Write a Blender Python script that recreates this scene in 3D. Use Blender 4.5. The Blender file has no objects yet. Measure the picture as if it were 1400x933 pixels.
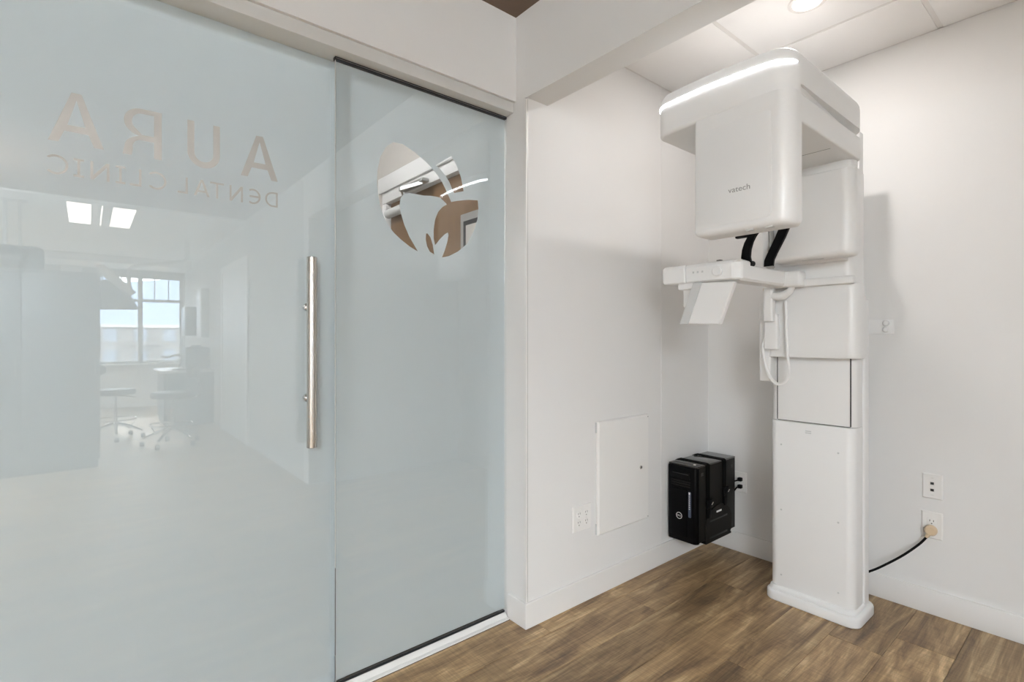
import bpy, bmesh, math, random
from mathutils import Vector, Matrix
random.seed(7)
PI = math.pi
scene = bpy.context.scene
COL = scene.collection

# ------------------------------------------------------------------ camera
YAW = math.radians(50.3)
SN, CS = math.sin(YAW), math.cos(YAW)
FPX, HORIZON, EYE = 700.0, 463.5, 1.2
cam_d = bpy.data.cameras.new('camera')
cam_d.sensor_width = 36.0
cam_d.lens = 36.0 * FPX / 1400.0
cam_d.shift_y = (HORIZON - 466.5) / 1400.0
cam_d.clip_start = 0.05
cam_d.clip_end = 2000
cam = bpy.data.objects.new('camera', cam_d)
cam.location = (0, 0, EYE)
cam.rotation_euler = (PI / 2, 0, YAW - PI / 2)
COL.objects.link(cam)
scene.camera = cam

# ------------------------------------------------------------------ view, world, sun
vs = scene.view_settings
vs.view_transform = 'Standard'
vs.look = 'None'
vs.gamma = 1.0
vs.use_curve_mapping = False
vs.exposure = -0.05
world = bpy.data.worlds.new('world')
scene.world = world
world.use_nodes = True
wn = world.node_tree
bg = wn.nodes['Background']
bg.inputs['Color'].default_value = (0.90, 0.95, 1.0, 1)
bg.inputs['Strength'].default_value = 22.0

def lamp(name, kind, loc, power, color=(1, 1, 1), size=0.1, size_y=None, rot=(0, 0, 0), spread=None):
    d = bpy.data.lights.new(name, kind)
    d.energy = power
    d.color = color
    if kind == 'AREA':
        d.shape = 'RECTANGLE' if size_y else 'DISK'
        d.size = size
        if size_y:
            d.size_y = size_y
        if spread:
            d.spread = spread
    if kind == 'SUN':
        d.angle = 0.01
    o = bpy.data.objects.new(name, d)
    o.location = loc
    o.rotation_euler = rot
    COL.objects.link(o)
    return o

# daylight comes in low through the operatory windows and lands on their floor
sun = lamp('sun', 'SUN', (0, -20, 12), 8.0, (1.0, 0.95, 0.88), rot=(math.radians(63), 0, math.radians(-6)))

# power of the alcove downlight and the added fill lights (their geometry is built further down)
P_ALCOVE, P_FILL_TROFFER = 6.3, 60.0
E_FILL_DRUM, E_FILL_LOBBY = 48.0, 42.0

# ------------------------------------------------------------------ pixels to points
def ray(px, py):
    u = (px - 700) / FPX
    v = (HORIZON - py) / FPX
    return (u * SN + CS, -u * CS + SN, v)
def onX(px, py, X):
    r = ray(px, py); t = X / r[0]
    return (X, r[1] * t, EYE + r[2] * t)
def onY(px, py, Y):
    r = ray(px, py); t = Y / r[1]
    return (r[0] * t, Y, EYE + r[2] * t)

# ------------------------------------------------------------------ materials
def srgb(r, g, b):
    f = lambda c: ((c / 255 + 0.055) / 1.055) ** 2.4 if c > 10 else c / 255 / 12.92
    return (f(r), f(g), f(b), 1)

def mat(name, color, rough=0.5, metal=0.0, coat=0.0, spec=0.5, bump=0.0, bscale=200, var=0.0, vscale=8.0, emit=None, estr=0.0):
    m = bpy.data.materials.new(name)
    m.use_nodes = True
    nt = m.node_tree
    p = nt.nodes['Principled BSDF']
    p.inputs['Base Color'].default_value = color if len(color) == 4 else (*color, 1)
    p.inputs['Roughness'].default_value = rough
    p.inputs['Metallic'].default_value = metal
    p.inputs['Coat Weight'].default_value = coat
    p.inputs['Coat Roughness'].default_value = 0.05
    p.inputs['Specular IOR Level'].default_value = spec
    if emit:
        p.inputs['Emission Color'].default_value = (*emit, 1)
        p.inputs['Emission Strength'].default_value = estr
    if bump or var:
        tc = nt.nodes.new('ShaderNodeTexCoord')
        if bump:
            n = nt.nodes.new('ShaderNodeTexNoise')
            n.inputs['Scale'].default_value = bscale
            n.inputs['Detail'].default_value = 3
            nt.links.new(tc.outputs['Object'], n.inputs['Vector'])
            b = nt.nodes.new('ShaderNodeBump')
            b.inputs['Strength'].default_value = bump
            b.inputs['Distance'].default_value = 0.002
            nt.links.new(n.outputs['Fac'], b.inputs['Height'])
            nt.links.new(b.outputs['Normal'], p.inputs['Normal'])
        if var:
            n2 = nt.nodes.new('ShaderNodeTexNoise')
            n2.inputs['Scale'].default_value = vscale
            n2.inputs['Detail'].default_value = 4
            nt.links.new(tc.outputs['Object'], n2.inputs['Vector'])
            mp = nt.nodes.new('ShaderNodeMapRange')
            mp.inputs['To Min'].default_value = 1 - var
            mp.inputs['To Max'].default_value = 1 + var
            nt.links.new(n2.outputs['Fac'], mp.inputs['Value'])
            mx = nt.nodes.new('ShaderNodeMix')
            mx.data_type = 'RGBA'
            mx.blend_type = 'MULTIPLY'
            mx.inputs['Factor'].default_value = 1
            mx.inputs['A'].default_value = p.inputs['Base Color'].default_value[:]
            nt.links.new(mp.outputs['Result'], mx.inputs['B'])
            nt.links.new(mx.outputs['Result'], p.inputs['Base Color'])
    return m

M = {}
M['wall'] = mat('wall_paint', (0.81, 0.805, 0.795), 0.65, bump=0.08, bscale=260, var=0.012, vscale=3)
M['panel_wall'] = mat('wall_panel_paint', (0.81, 0.805, 0.795), 0.55, bump=0.06, bscale=260, var=0.012, vscale=3)
M['trim'] = mat('trim_paint', (0.82, 0.81, 0.795), 0.4)
M['brown_ceiling'] = mat('brown_ceiling_paint', (0.155, 0.105, 0.075), 0.7, var=0.05)
M['tile'] = mat('ceiling_tile_face', (0.94, 0.93, 0.92), 0.9, bump=0.25, bscale=420)
M['tbar'] = mat('tbar_enamel', (0.78, 0.76, 0.74), 0.5)
M['white_ceiling'] = mat('white_ceiling_paint', (0.80, 0.80, 0.79), 0.8)
M['machine'] = mat('machine_white_gloss', (0.84, 0.84, 0.835), 0.38, coat=0.15, var=0.008, vscale=5)
M['machine_grey'] = mat('machine_light_grey', (0.60, 0.61, 0.61), 0.4)
M['seam'] = mat('seam_grey', (0.16, 0.16, 0.15), 0.6)
M['slot_dark'] = mat('slot_dark_rubber', (0.02, 0.02, 0.02), 0.5)
M['black'] = mat('black_plastic', (0.003, 0.003, 0.0035), 0.5, spec=0.12)
M['black_matte'] = mat('black_webbing', (0.003, 0.003, 0.003), 0.85, spec=0.1)
M['case'] = mat('case_dark_metal', (0.014, 0.013, 0.0115), 0.5, spec=0.15, bump=0.1, bscale=600)
M['case_top'] = mat('case_top_gloss', (0.035, 0.031, 0.028), 0.22, coat=0.3)
M['bezel'] = mat('bezel_gloss_black', (0.0015, 0.0015, 0.002), 0.35, spec=0.1)
M['silver'] = mat('silver_print', (0.75, 0.75, 0.75), 0.3, metal=0.6)
M['blue_led'] = mat('pale_blue_strip', (0.06, 0.08, 0.12), 0.3)
M['steel'] = mat('brushed_steel', (0.60, 0.57, 0.53), 0.26, metal=1.0, bump=0.05, bscale=900)
M['chrome'] = mat('chrome', (0.72, 0.72, 0.72), 0.08, metal=1.0)
M['plate'] = mat('outlet_plate_white', (0.86, 0.85, 0.83), 0.35)
M['plug'] = mat('plug_cream', (0.72, 0.56, 0.38), 0.35)
M['led'] = mat('led_bar', (1, 1, 1), 0.4, emit=(0.92, 0.96, 1.0), estr=14.0)
M['lens'] = mat('lamp_lens', (1, 1, 1), 0.4, emit=(1.0, 0.95, 0.88), estr=14.0)
M['troffer'] = mat('troffer_diffuser', (1, 1, 1), 0.4, emit=(1.0, 0.90, 0.84), estr=7.0)
M['alu'] = mat('header_aluminium_paint', (0.66, 0.66, 0.64), 0.45)
M['rubber'] = mat('gasket_black', (0.008, 0.009, 0.012), 0.5)
M['text_grey'] = mat('print_grey', (0.33, 0.33, 0.32), 0.5)
M['grey_cabinet'] = mat('grey_laminate', (0.20, 0.22, 0.24), 0.5)
M['dark_seat'] = mat('dark_vinyl', (0.04, 0.042, 0.05), 0.4)
M['grey_plastic'] = mat('pale_grey_plastic', (0.62, 0.62, 0.60), 0.4)
M['screen'] = mat('dark_screen', (0.05, 0.055, 0.06), 0.15)
M['desk_top'] = mat('white_counter', (0.78, 0.78, 0.78), 0.25)
M['win_frame'] = mat('window_frame_grey', (0.42, 0.42, 0.41), 0.5)
M['metal_grey'] = mat('metal_grey', (0.45, 0.45, 0.44), 0.35, metal=0.7)
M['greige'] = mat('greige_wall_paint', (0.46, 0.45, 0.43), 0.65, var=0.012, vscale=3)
M['lobby_wall'] = mat('lobby_wall_paint', (0.54, 0.505, 0.465), 0.7, var=0.02)
M['lobby_floor'] = mat('lobby_floor_tile', (0.46, 0.45, 0.42), 0.5, var=0.05)
M['facade'] = mat('facade_render', (0.20, 0.19, 0.185), 0.8, var=0.04)
M['facade_glass'] = mat('facade_glass', (0.20, 0.24, 0.30), 0.2)
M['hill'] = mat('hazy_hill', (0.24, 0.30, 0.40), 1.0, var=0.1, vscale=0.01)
M['ground'] = mat('town_ground', (0.22, 0.22, 0.22), 0.9, var=0.1, vscale=0.05)

def wood_floor_mat():
    m = bpy.data.materials.new('oak_vinyl_plank')
    m.use_nodes = True
    nt = m.node_tree; N = nt.nodes; L = nt.links
    p = N['Principled BSDF']
    p.inputs['Roughness'].default_value = 0.42
    tc = N.new('ShaderNodeTexCoord'); oi = N.new('ShaderNodeObjectInfo')
    off = N.new('ShaderNodeVectorMath'); off.operation = 'MULTIPLY_ADD'
    comb = N.new('ShaderNodeCombineXYZ')
    for i in range(3):
        L.new(oi.outputs['Random'], comb.inputs[i])
    L.new(comb.outputs[0], off.inputs[0])
    off.inputs[1].default_value = (37.0, 53.0, 11.0)
    L.new(tc.outputs['Object'], off.inputs[2])
    mp = N.new('ShaderNodeMapping'); mp.inputs['Scale'].default_value = (1.0, 7.0, 7.0)
    L.new(off.outputs[0], mp.inputs['Vector'])
    n1 = N.new('ShaderNodeTexNoise'); n1.inputs['Scale'].default_value = 2.4; n1.inputs['Detail'].default_value = 7; n1.inputs['Roughness'].default_value = 0.62; n1.inputs['Distortion'].default_value = 0.8
    L.new(mp.outputs[0], n1.inputs['Vector'])
    mp2 = N.new('ShaderNodeMapping'); mp2.inputs['Scale'].default_value = (3.0, 90.0, 30.0)
    L.new(off.outputs[0], mp2.inputs['Vector'])
    n2 = N.new('ShaderNodeTexNoise'); n2.inputs['Scale'].default_value = 2.0; n2.inputs['Detail'].default_value = 5
    L.new(mp2.outputs[0], n2.inputs['Vector'])
    # saw marks across the grain
    mp3 = N.new('ShaderNodeMapping'); mp3.inputs['Scale'].default_value = (120.0, 6.0, 6.0)
    L.new(off.outputs[0], mp3.inputs['Vector'])
    n3 = N.new('ShaderNodeTexNoise'); n3.inputs['Scale'].default_value = 1.5; n3.inputs['Detail'].default_value = 3
    L.new(mp3.outputs[0], n3.inputs['Vector'])
    cr = N.new('ShaderNodeValToRGB')
    e = cr.color_ramp.elements
    e[0].position = 0.30; e[0].color = srgb(84, 66, 50)
    e[1].position = 0.68; e[1].color = srgb(176, 152, 116)
    x = e.new(0.44); x.color = srgb(120, 97, 70)
    x = e.new(0.57); x.color = srgb(148, 123, 90)
    L.new(n1.outputs['Fac'], cr.inputs['Fac'])
    mx = N.new('ShaderNodeMix'); mx.data_type = 'RGBA'; mx.blend_type = 'OVERLAY'; mx.inputs['Factor'].default_value = 0.5
    L.new(cr.outputs[0], mx.inputs['A']); L.new(n2.outputs['Fac'], mx.inputs['B'])
    mx3 = N.new('ShaderNodeMix'); mx3.data_type = 'RGBA'; mx3.blend_type = 'OVERLAY'; mx3.inputs['Factor'].default_value = 0.35
    L.new(mx.outputs['Result'], mx3.inputs['A']); L.new(n3.outputs['Fac'], mx3.inputs['B'])
    mr = N.new('ShaderNodeMapRange'); mr.inputs['To Min'].default_value = 1.12; mr.inputs['To Max'].default_value = 1.7
    L.new(oi.outputs['Random'], mr.inputs['Value'])
    mx2 = N.new('ShaderNodeMix'); mx2.data_type = 'RGBA'; mx2.blend_type = 'MULTIPLY'; mx2.inputs['Factor'].default_value = 1
    L.new(mx3.outputs['Result'], mx2.inputs['A']); L.new(mr.outputs[0], mx2.inputs['B'])
    L.new(mx2.outputs['Result'], p.inputs['Base Color'])
    b = N.new('ShaderNodeBump'); b.inputs['Strength'].default_value = 0.15; b.inputs['Distance'].default_value = 0.001
    L.new(n2.outputs['Fac'], b.inputs['Height']); L.new(b.outputs[0], p.inputs['Normal'])
    return m
M['floor'] = wood_floor_mat()

def door_wood_mat():
    m = mat('door_oak_veneer', srgb(128, 98, 66), 0.45)
    nt = m.node_tree; N = nt.nodes; L = nt.links; p = N['Principled BSDF']
    tc = N.new('ShaderNodeTexCoord'); mp = N.new('ShaderNodeMapping'); mp.inputs['Scale'].default_value = (14, 14, 0.8)
    n = N.new('ShaderNodeTexNoise'); n.inputs['Scale'].default_value = 3; n.inputs['Detail'].default_value = 5
    L.new(tc.outputs['Object'], mp.inputs[0]); L.new(mp.outputs[0], n.inputs['Vector'])
    cr = N.new('ShaderNodeValToRGB')
    cr.color_ramp.elements[0].color = srgb(102, 76, 50); cr.color_ramp.elements[1].color = srgb(126, 96, 64)
    L.new(n.outputs['Fac'], cr.inputs[0]); L.new(cr.outputs[0], p.inputs['Base Color'])
    return m
M['door_wood'] = door_wood_mat()

def glass_mat():
    # clear architectural glass: straight transmission with mirror reflection by angle
    m = bpy.data.materials.new('clear_glass')
    m.use_nodes = True
    nt = m.node_tree; N = nt.nodes; L = nt.links
    N.remove(N['Principled BSDF'])
    out = N['Material Output']
    tr = N.new('ShaderNodeBsdfTransparent'); tr.inputs['Color'].default_value = (0.985, 0.993, 0.990, 1)
    gl = N.new('ShaderNodeBsdfGlossy'); gl.inputs['Roughness'].default_value = 0.0
    lw = N.new('ShaderNodeLayerWeight'); lw.inputs['Blend'].default_value = 0.5
    pw = N.new('ShaderNodeMath'); pw.operation = 'POWER'; pw.inputs[1].default_value = 5
    ma = N.new('ShaderNodeMath'); ma.operation = 'MULTIPLY_ADD'; ma.inputs[1].default_value = 0.94; ma.inputs[2].default_value = 0.065
    mx = N.new('ShaderNodeMixShader')
    L.new(lw.outputs['Facing'], pw.inputs[0]); L.new(pw.outputs[0], ma.inputs[0]); L.new(ma.outputs[0], mx.inputs[0])
    L.new(tr.outputs[0], mx.inputs[1]); L.new(gl.outputs[0], mx.inputs[2]); L.new(mx.outputs[0], out.inputs['Surface'])
    return m
M['glass'] = glass_mat()

def film_mat():
    m = bpy.data.materials.new('frosted_film')
    m.use_nodes = True
    nt = m.node_tree; N = nt.nodes; L = nt.links
    N.remove(N['Principled BSDF'])
    out = N['Material Output']
    d = N.new('ShaderNodeBsdfDiffuse'); d.inputs['Color'].default_value = (0.79, 0.835, 0.855, 1)
    t = N.new('ShaderNodeBsdfTranslucent'); t.inputs['Color'].default_value = (0.79, 0.835, 0.855, 1)
    mx = N.new('ShaderNodeMixShader'); mx.inputs[0].default_value = 0.45
    L.new(d.outputs[0], mx.inputs[1]); L.new(t.outputs[0], mx.inputs[2]); L.new(mx.outputs[0], out.inputs['Surface'])
    return m
M['film'] = film_mat()

# ------------------------------------------------------------------ mesh helpers
class MB:
    """collects shapes in world coordinates, links them as one mesh object"""
    def __init__(self):
        self.bm = bmesh.new()
    def box(self, x0, x1, y0, y1, z0, z1, r=0.0, seg=2):
        b = bmesh.new()
        v = [b.verts.new((x, y, z)) for x in (x0, x1) for y in (y0, y1) for z in (z0, z1)]
        for f in ((0, 1, 3, 2), (4, 6, 7, 5), (0, 4, 5, 1), (2, 3, 7, 6), (0, 2, 6, 4), (1, 5, 7, 3)):
            b.faces.new([v[i] for i in f])
        bmesh.ops.recalc_face_normals(b, faces=b.faces)
        if r:
            bmesh.ops.bevel(b, geom=b.edges[:], offset=r, segments=seg, affect='EDGES', profile=0.5)
        self._join(b)
        return self
    def _join(self, b):
        me = bpy.data.meshes.new('tmp'); b.to_mesh(me); b.free()
        self.bm.from_mesh(me); bpy.data.meshes.remove(me)
    def loft(self, rings, cap=True, closed=True):
        b = self.bm
        vr = [[b.verts.new(p) for p in ring] for ring in rings]
        n = len(vr[0])
        for a, c in zip(vr, vr[1:]):
            for i in range(n if closed else n - 1):
                j = (i + 1) % n
                b.faces.new((a[i], a[j], c[j], c[i]))
        if cap:
            b.faces.new(vr[0][::-1]); b.faces.new(vr[-1])
        return self
    def tube(self, pts, r, seg=10, cap=True):
        pts = [Vector(p) for p in pts]
        rad = r if isinstance(r, (list, tuple)) else [r] * len(pts)
        rings = []
        ref = None
        for i, p in enumerate(pts):
            d = (pts[min(i + 1, len(pts) - 1)] - pts[max(i - 1, 0)]).normalized()
            if ref is None:
                ref = Vector((0, 0, 1)) if abs(d.z) < 0.9 else Vector((1, 0, 0))
            a = d.cross(ref).normalized(); c = a.cross(d).normalized(); ref = c
            rings.append([p + a * (rad[i] * math.cos(2 * PI * k / seg)) + c * (rad[i] * math.sin(2 * PI * k / seg)) for k in range(seg)])
        return self.loft(rings, cap)
    def ribbon(self, pts, w, t, side):
        """flat strap of width w along side axis, thickness t"""
        pts = [Vector(p) for p in pts]; s = Vector(side).normalized()
        rings = []
        for i, p in enumerate(pts):
            d = (pts[min(i + 1, len(pts) - 1)] - pts[max(i - 1, 0)]).normalized()
            n = d.cross(s).normalized()
            rings.append([p + s * w / 2 + n * t / 2, p - s * w / 2 + n * t / 2, p - s * w / 2 - n * t / 2, p + s * w / 2 - n * t / 2])
        return self.loft(rings)
    def lathe(self, prof, c, axis='z', seg=24):
        """prof: list of (radius, height along axis)"""
        rings = []
        for r, h in prof:
            ring = []
            for k in range(seg):
                a = 2 * PI * k / seg
                u, v = r * math.cos(a), r * math.sin(a)
                if axis == 'z': ring.append((c[0] + u, c[1] + v, c[2] + h))
                elif axis == 'x': ring.append((c[0] + h, c[1] + u, c[2] + v))
                else: ring.append((c[0] + u, c[1] + h, c[2] + v))
            rings.append(ring)
        return self.loft(rings)
    def prism(self, poly, axis, a0, a1):
        def P(p, a):
            return {'x': (a, p[0], p[1]), 'y': (p[0], a, p[1]), 'z': (p[0], p[1], a)}[axis]
        return self.loft([[P(p, a0) for p in poly], [P(p, a1) for p in poly]])
    def build(self, name, m, parent=None, smooth=True, origin=None, angle=35):
        bmesh.ops.recalc_face_normals(self.bm, faces=self.bm.faces)
        me = bpy.data.meshes.new(name)
        self.bm.to_mesh(me); self.bm.free()
        return link_mesh(name, me, m, parent, smooth, origin, angle)

def wloc(o):
    v = Vector(o.location)
    while o.parent:
        o = o.parent
        v = v + Vector(o.location)
    return v

def link_mesh(name, me, m, parent=None, smooth=True, origin=None, angle=35):
    if parent is not None:
        org = wloc(parent) if origin is None else Vector(origin)
    elif origin is None:
        xs = [v.co for v in me.vertices]
        org = Vector(((min(v.x for v in xs) + max(v.x for v in xs)) / 2, (min(v.y for v in xs) + max(v.y for v in xs)) / 2, min(v.z for v in xs)))
    else:
        org = Vector(origin)
    me.transform(Matrix.Translation(-org))
    if smooth:
        me.polygons.foreach_set('use_smooth', [True] * len(me.polygons))
        try:
            me.set_sharp_from_angle(angle=math.radians(angle))
        except Exception:
            pass
    o = bpy.data.objects.new(name, me)
    COL.objects.link(o)
    if isinstance(m, str): m = M[m]
    me.materials.append(m)
    if parent is not None:
        o.parent = parent
        o.location = org - wloc(parent)
    else:
        o.location = org
    return o

def tag(o, label=None, cat=None, group=None, kind=None):
    if label: o['label'] = label
    if cat: o['category'] = cat
    if group: o['group'] = group
    if kind: o['kind'] = kind
    return o
def thing(name, loc, label, cat=None, group=None, kind=None):
    o = bpy.data.objects.new(name, None)
    o.empty_display_size = 0.1
    o.location = loc
    COL.objects.link(o)
    return tag(o, label, cat, group, kind)
def B(name, m, dims, parent=None, r=0.0, seg=2, **k):
    return MB().box(*dims, r=r, seg=seg).build(name, m, parent, **k)
def S(name, m, dims, label, r=0.0):
    return tag(B(name, m, dims, r=r), label, kind='structure')

def rrect(x0, x1, y0, y1, r, n=6):
    """rounded rectangle outline, counter-clockwise; r may be four radii (x0y0, x1y0, x1y1, x0y1)"""
    rs = r if isinstance(r, (list, tuple)) else [r] * 4
    pts = []
    for (cx, cy, a0, rr) in ((x0 + rs[0], y0 + rs[0], PI, rs[0]), (x1 - rs[1], y0 + rs[1], 1.5 * PI, rs[1]), (x1 - rs[2], y1 - rs[2], 0, rs[2]), (x0 + rs[3], y1 - rs[3], PI / 2, rs[3])):
        for k in range(n + 1):
            a = a0 + (PI / 2) * k / n
            pts.append((cx + rr * math.cos(a), cy + rr * math.sin(a)))
    return pts
def rprism(x0, x1, y0, y1, z0, z1, r, e=0.004, n=6, etop=None):
    """upright rounded-rectangle prism with eased top and bottom edges"""
    mb = MB()
    et = e if etop is None else etop
    rings = []
    def ring(i, z):
        rs = r if isinstance(r, (list, tuple)) else [r] * 4
        return [(p[0], p[1], z) for p in rrect(x0 + i, x1 - i, y0 + i, y1 - i, [max(q - i, 0.0005) for q in rs], n)]
    for k in range(4):
        a = PI / 2 * k / 3
        rings.append(ring(e * (1 - math.sin(a)), z0 + e * (1 - math.cos(a))))
    for k in range(4):
        a = PI / 2 * k / 3
        rings.append(ring(et * (1 - math.cos(a)), z1 - et * (1 - math.sin(a))))
    mb.loft(rings)
    return mb

def text_mesh(body, size):
    c = bpy.data.curves.new('txt', 'FONT')
    c.body = body; c.size = size; c.align_x = 'CENTER'; c.align_y = 'CENTER'; c.extrude = 0.0004
    o = bpy.data.objects.new('txt', c); COL.objects.link(o)
    bpy.context.view_layer.update()
    me = bpy.data.meshes.new_from_object(o.evaluated_get(bpy.context.evaluated_depsgraph_get()))
    bpy.data.objects.remove(o); bpy.data.curves.remove(c)
    return me

# ================================================================== THE ROOM
GX0 = -0.42            # where the sliding door's opening begins
WY, WX, RX = 1.592, 2.835, 1.398      # alcove side wall, alcove back wall, return face
CEIL_A, CEIL_C = 2.54, 2.56
LZ = 2.80              # lobby ceiling

fl = thing('floor', (0, 0, -0.012), 'grey-brown oak look plank floor', kind='structure')
B('subfloor', 'black_matte', (-2.7, 3.0, -7.9, 1.80, -0.06, -0.006), fl)
PW, PL = 0.182, 1.22
def plank_mesh(L, W):
    mb = MB(); g = 0.0006; e = 0.0012
    mb.loft([[(g, g, -0.006), (L - g, g, -0.006), (L - g, W - g, -0.006), (g, W - g, -0.006)],
             [(g, g, -e), (L - g, g, -e), (L - g, W - g, -e), (g, W - g, -e)],
             [(g + e, g + e, 0), (L - g - e, g + e, 0), (L - g - e, W - g - e, 0), (g + e, W - g - e, 0)]])
    bmesh.ops.recalc_face_normals(mb.bm, faces=mb.bm.faces)
    me = bpy.data.meshes.new('plank'); mb.bm.to_mesh(me); mb.bm.free()
    me.materials.append(M['floor'])
    return me
PLM = {}
y = 1.69 - 0.0015
row = 0
while y > -7.8:
    y0 = y - PW
    x1 = 2.83 if y > -0.8 else 1.40
    shift = (row * 0.437 + 0.31 * (row % 3)) % PL
    x = x1 - 0.15 - shift
    cuts = [x1]
    while x > -2.6:
        cuts.append(x); x -= PL
    cuts.append(-2.6)
    for a, b in zip(cuts, cuts[1:]):
        Lp = round(a - b, 3)
        if Lp < 0.04: continue
        k = Lp
        if k not in PLM: PLM[k] = plank_mesh(Lp, PW)
        o = bpy.data.objects.new('plank', PLM[k]); COL.objects.link(o)
        o.parent = fl; o.location = (b, y0, 0.012)
    y = y0; row += 1
    if y < -2.3:
        # the far operatory floor, seen only as a faint mirror image, is laid with the same boards as one part
        break
FAR = MB()
while y > -7.75:
    x = 1.40 - ((row * 0.437) % PL)
    cuts = [1.40] + [x - PL * k for k in range(6) if x - PL * k > -2.6] + [-2.6]
    for a, b in zip(cuts, cuts[1:]):
        if a - b > 0.03: FAR.box(b + .001, a - .001, y - PW + .001, y - .001, -0.006, 0.0)
    y -= PW; row += 1
tag(FAR.build('far_planks', 'floor', fl, smooth=False), kind='stuff')

# glass wall: wall above, header, left jamb wall
S('wall_glass_upper', 'wall', (-2.6, RX, 1.658, 1.80, 2.205, LZ), 'white wall strip above the glass doors')
S('wall_glass_left', 'wall', (-2.6, GX0 - 0.02, 1.658, 1.80, 0, 2.205), 'white wall left of the sliding glass door')
S('wall_return', 'wall', (RX, 1.56, 1.600, 1.80, 0, LZ), 'narrow white wall return beside the glass panel')
hd = tag(MB().box(GX0 - 0.02, RX - 0.002, 1.668, 1.80, 2.159, 2.2045, r=0.003).build('trim_1', 'alu'), 'pale aluminium track header above the glass', kind='structure')
# alcove walls
wl = S('wall_alcove_left', 'panel_wall', (1.404, 2.95, WY, 1.599, 0, 2.62), 'white alcove side wall with access panel')
B('corner_trim', 'trim', (1.3935, 1.4035, WY - 0.003, 1.5985, 0.105, 2.1935), wl, r=0.0015)
B('corner_reveal', 'metal_grey', (1.4036, 1.4066, WY - 0.0008, WY + 0.001, 0.107, 2.1935), wl)
B('wall_seam_strip', 'panel_wall', (2.355, 2.361, WY - 0.0012, WY + 0.001, 0.105, 2.53), wl)
S('wall_alcove_back', 'wall', (WX, 2.95, -0.9, 1.7, 0, 2.62), 'white back wall behind the x-ray unit')
S('wall_alcove_right', 'wall', (RX + 0.002, 2.95, -0.92, -0.80, 0, 2.62), 'white end wall of the alcove')
bm_ = tag(B('beam_alcove', 'wall', (RX, 1.519, -0.92, 1.5999, 2.199, 2.72)), 'painted beam dropping over the alcove opening', kind='structure')
# baseboards
def baseboard(name, dims, label):
    return tag(B(name, 'trim', dims, r=0.004), label, kind='structure')
bbl = tag(MB().prism([(1.388, 1.583), (2.823, 1.583), (2.823, 1.5985), (1.404, 1.5985), (1.404, 1.704), (1.388, 1.704)], 'z', 0, 0.107).build('baseboard_left', 'trim', smooth=False), 'white baseboard wrapping the wall return and alcove side', kind='structure')
bbl.modifiers.new('bevel', 'BEVEL').width = 0.0025
baseboard('baseboard_back', (2.8235, 2.847, -0.80, 1.5915, 0, 0.107), 'white baseboard under the back wall')

# corridor and operatory shell
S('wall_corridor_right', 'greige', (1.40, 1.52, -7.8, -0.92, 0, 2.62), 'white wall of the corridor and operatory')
S('wall_far_left', 'wall', (-2.72, -2.6, -7.8, 1.80, 0, 2.62), 'white wall closing the corridor')
S('ceiling_corridor', 'brown_ceiling', (-2.6, 1.40, -2.95, 1.66, CEIL_C, 2.62), 'brown painted corridor ceiling')
S('ceiling_operatory', 'white_ceiling', (-2.6, 1.40, -7.7, -2.951, CEIL_A, 2.62), 'white operatory ceiling')
S('beam_window', 'wall', (-2.6, 1.40, -7.7, -6.9, 2.42, 2.54), 'dropped bulkhead over the operatory windows')

# alcove ceiling: lay-in tiles on a white grid
ca = thing('ceiling_alcove', (2.1, 0.8, CEIL_A), 'suspended white tile ceiling over the alcove', kind='structure')
B('ceiling_deck', 'white_ceiling', (RX, 2.95, -0.9, 1.7, 2.60, 2.64), ca)
xs = [1.519, 1.85, 2.46, WX]
ys = [-0.80, -0.695, -0.09, 0.517, 1.12, WY]
for i in range(len(xs) - 1):
    for j in range(len(ys) - 1):
        B('ceiling_tile', 'tile', (xs[i] + 0.009, xs[i + 1] - 0.009, ys[j] + 0.009, ys[j + 1] - 0.009, CEIL_A - 0.001, CEIL_A + 0.015), ca, r=0.002)
for xx in xs[1:-1]:
    B('grid_bar', 'tbar', (xx - 0.012, xx + 0.012, ys[0], ys[-1], CEIL_A + 0.0015, CEIL_A + 0.02), ca)
for yy in ys[1:-1]:
    B('grid_bar', 'tbar', (xs[0], xs[-1], yy - 0.012, yy + 0.012, CEIL_A + 0.001, CEIL_A + 0.02), ca)
B('wall_angle', 'tbar', (WX - 0.012, WX - 0.0005, ys[0], ys[-1], CEIL_A + 0.001, CEIL_A + 0.02), ca)
B('wall_angle', 'tbar', (xs[0], WX, WY - 0.012, WY - 0.0005, CEIL_A + 0.001, CEIL_A + 0.02), ca)

# ================================================================== GLASS DOORS
def film_curve(name, loops, yface, parent):
    c = bpy.data.curves.new(name, 'CURVE')
    c.dimensions = '2D'; c.fill_mode = 'BOTH'; c.extrude = 0.0002
    for lp in loops:
        s = c.splines.new('POLY')
        s.points.add(len(lp) - 1)
        for q, (a, b) in zip(s.points, lp):
            q.co = (a, b, 0, 1)
        s.use_cyclic_u = True
    o = bpy.data.objects.new('tmp', c); COL.objects.link(o)
    bpy.context.view_layer.update()
    me = bpy.data.meshes.new_from_object(o.evaluated_get(bpy.context.evaluated_depsgraph_get()))
    bpy.data.objects.remove(o); bpy.data.curves.remove(c)
    for v in me.vertices:
        v.co = Vector((v.co.x, yface + v.co.z, v.co.y))
    me.materials.clear()
    return link_mesh(name, me, 'film', parent, smooth=False)

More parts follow.
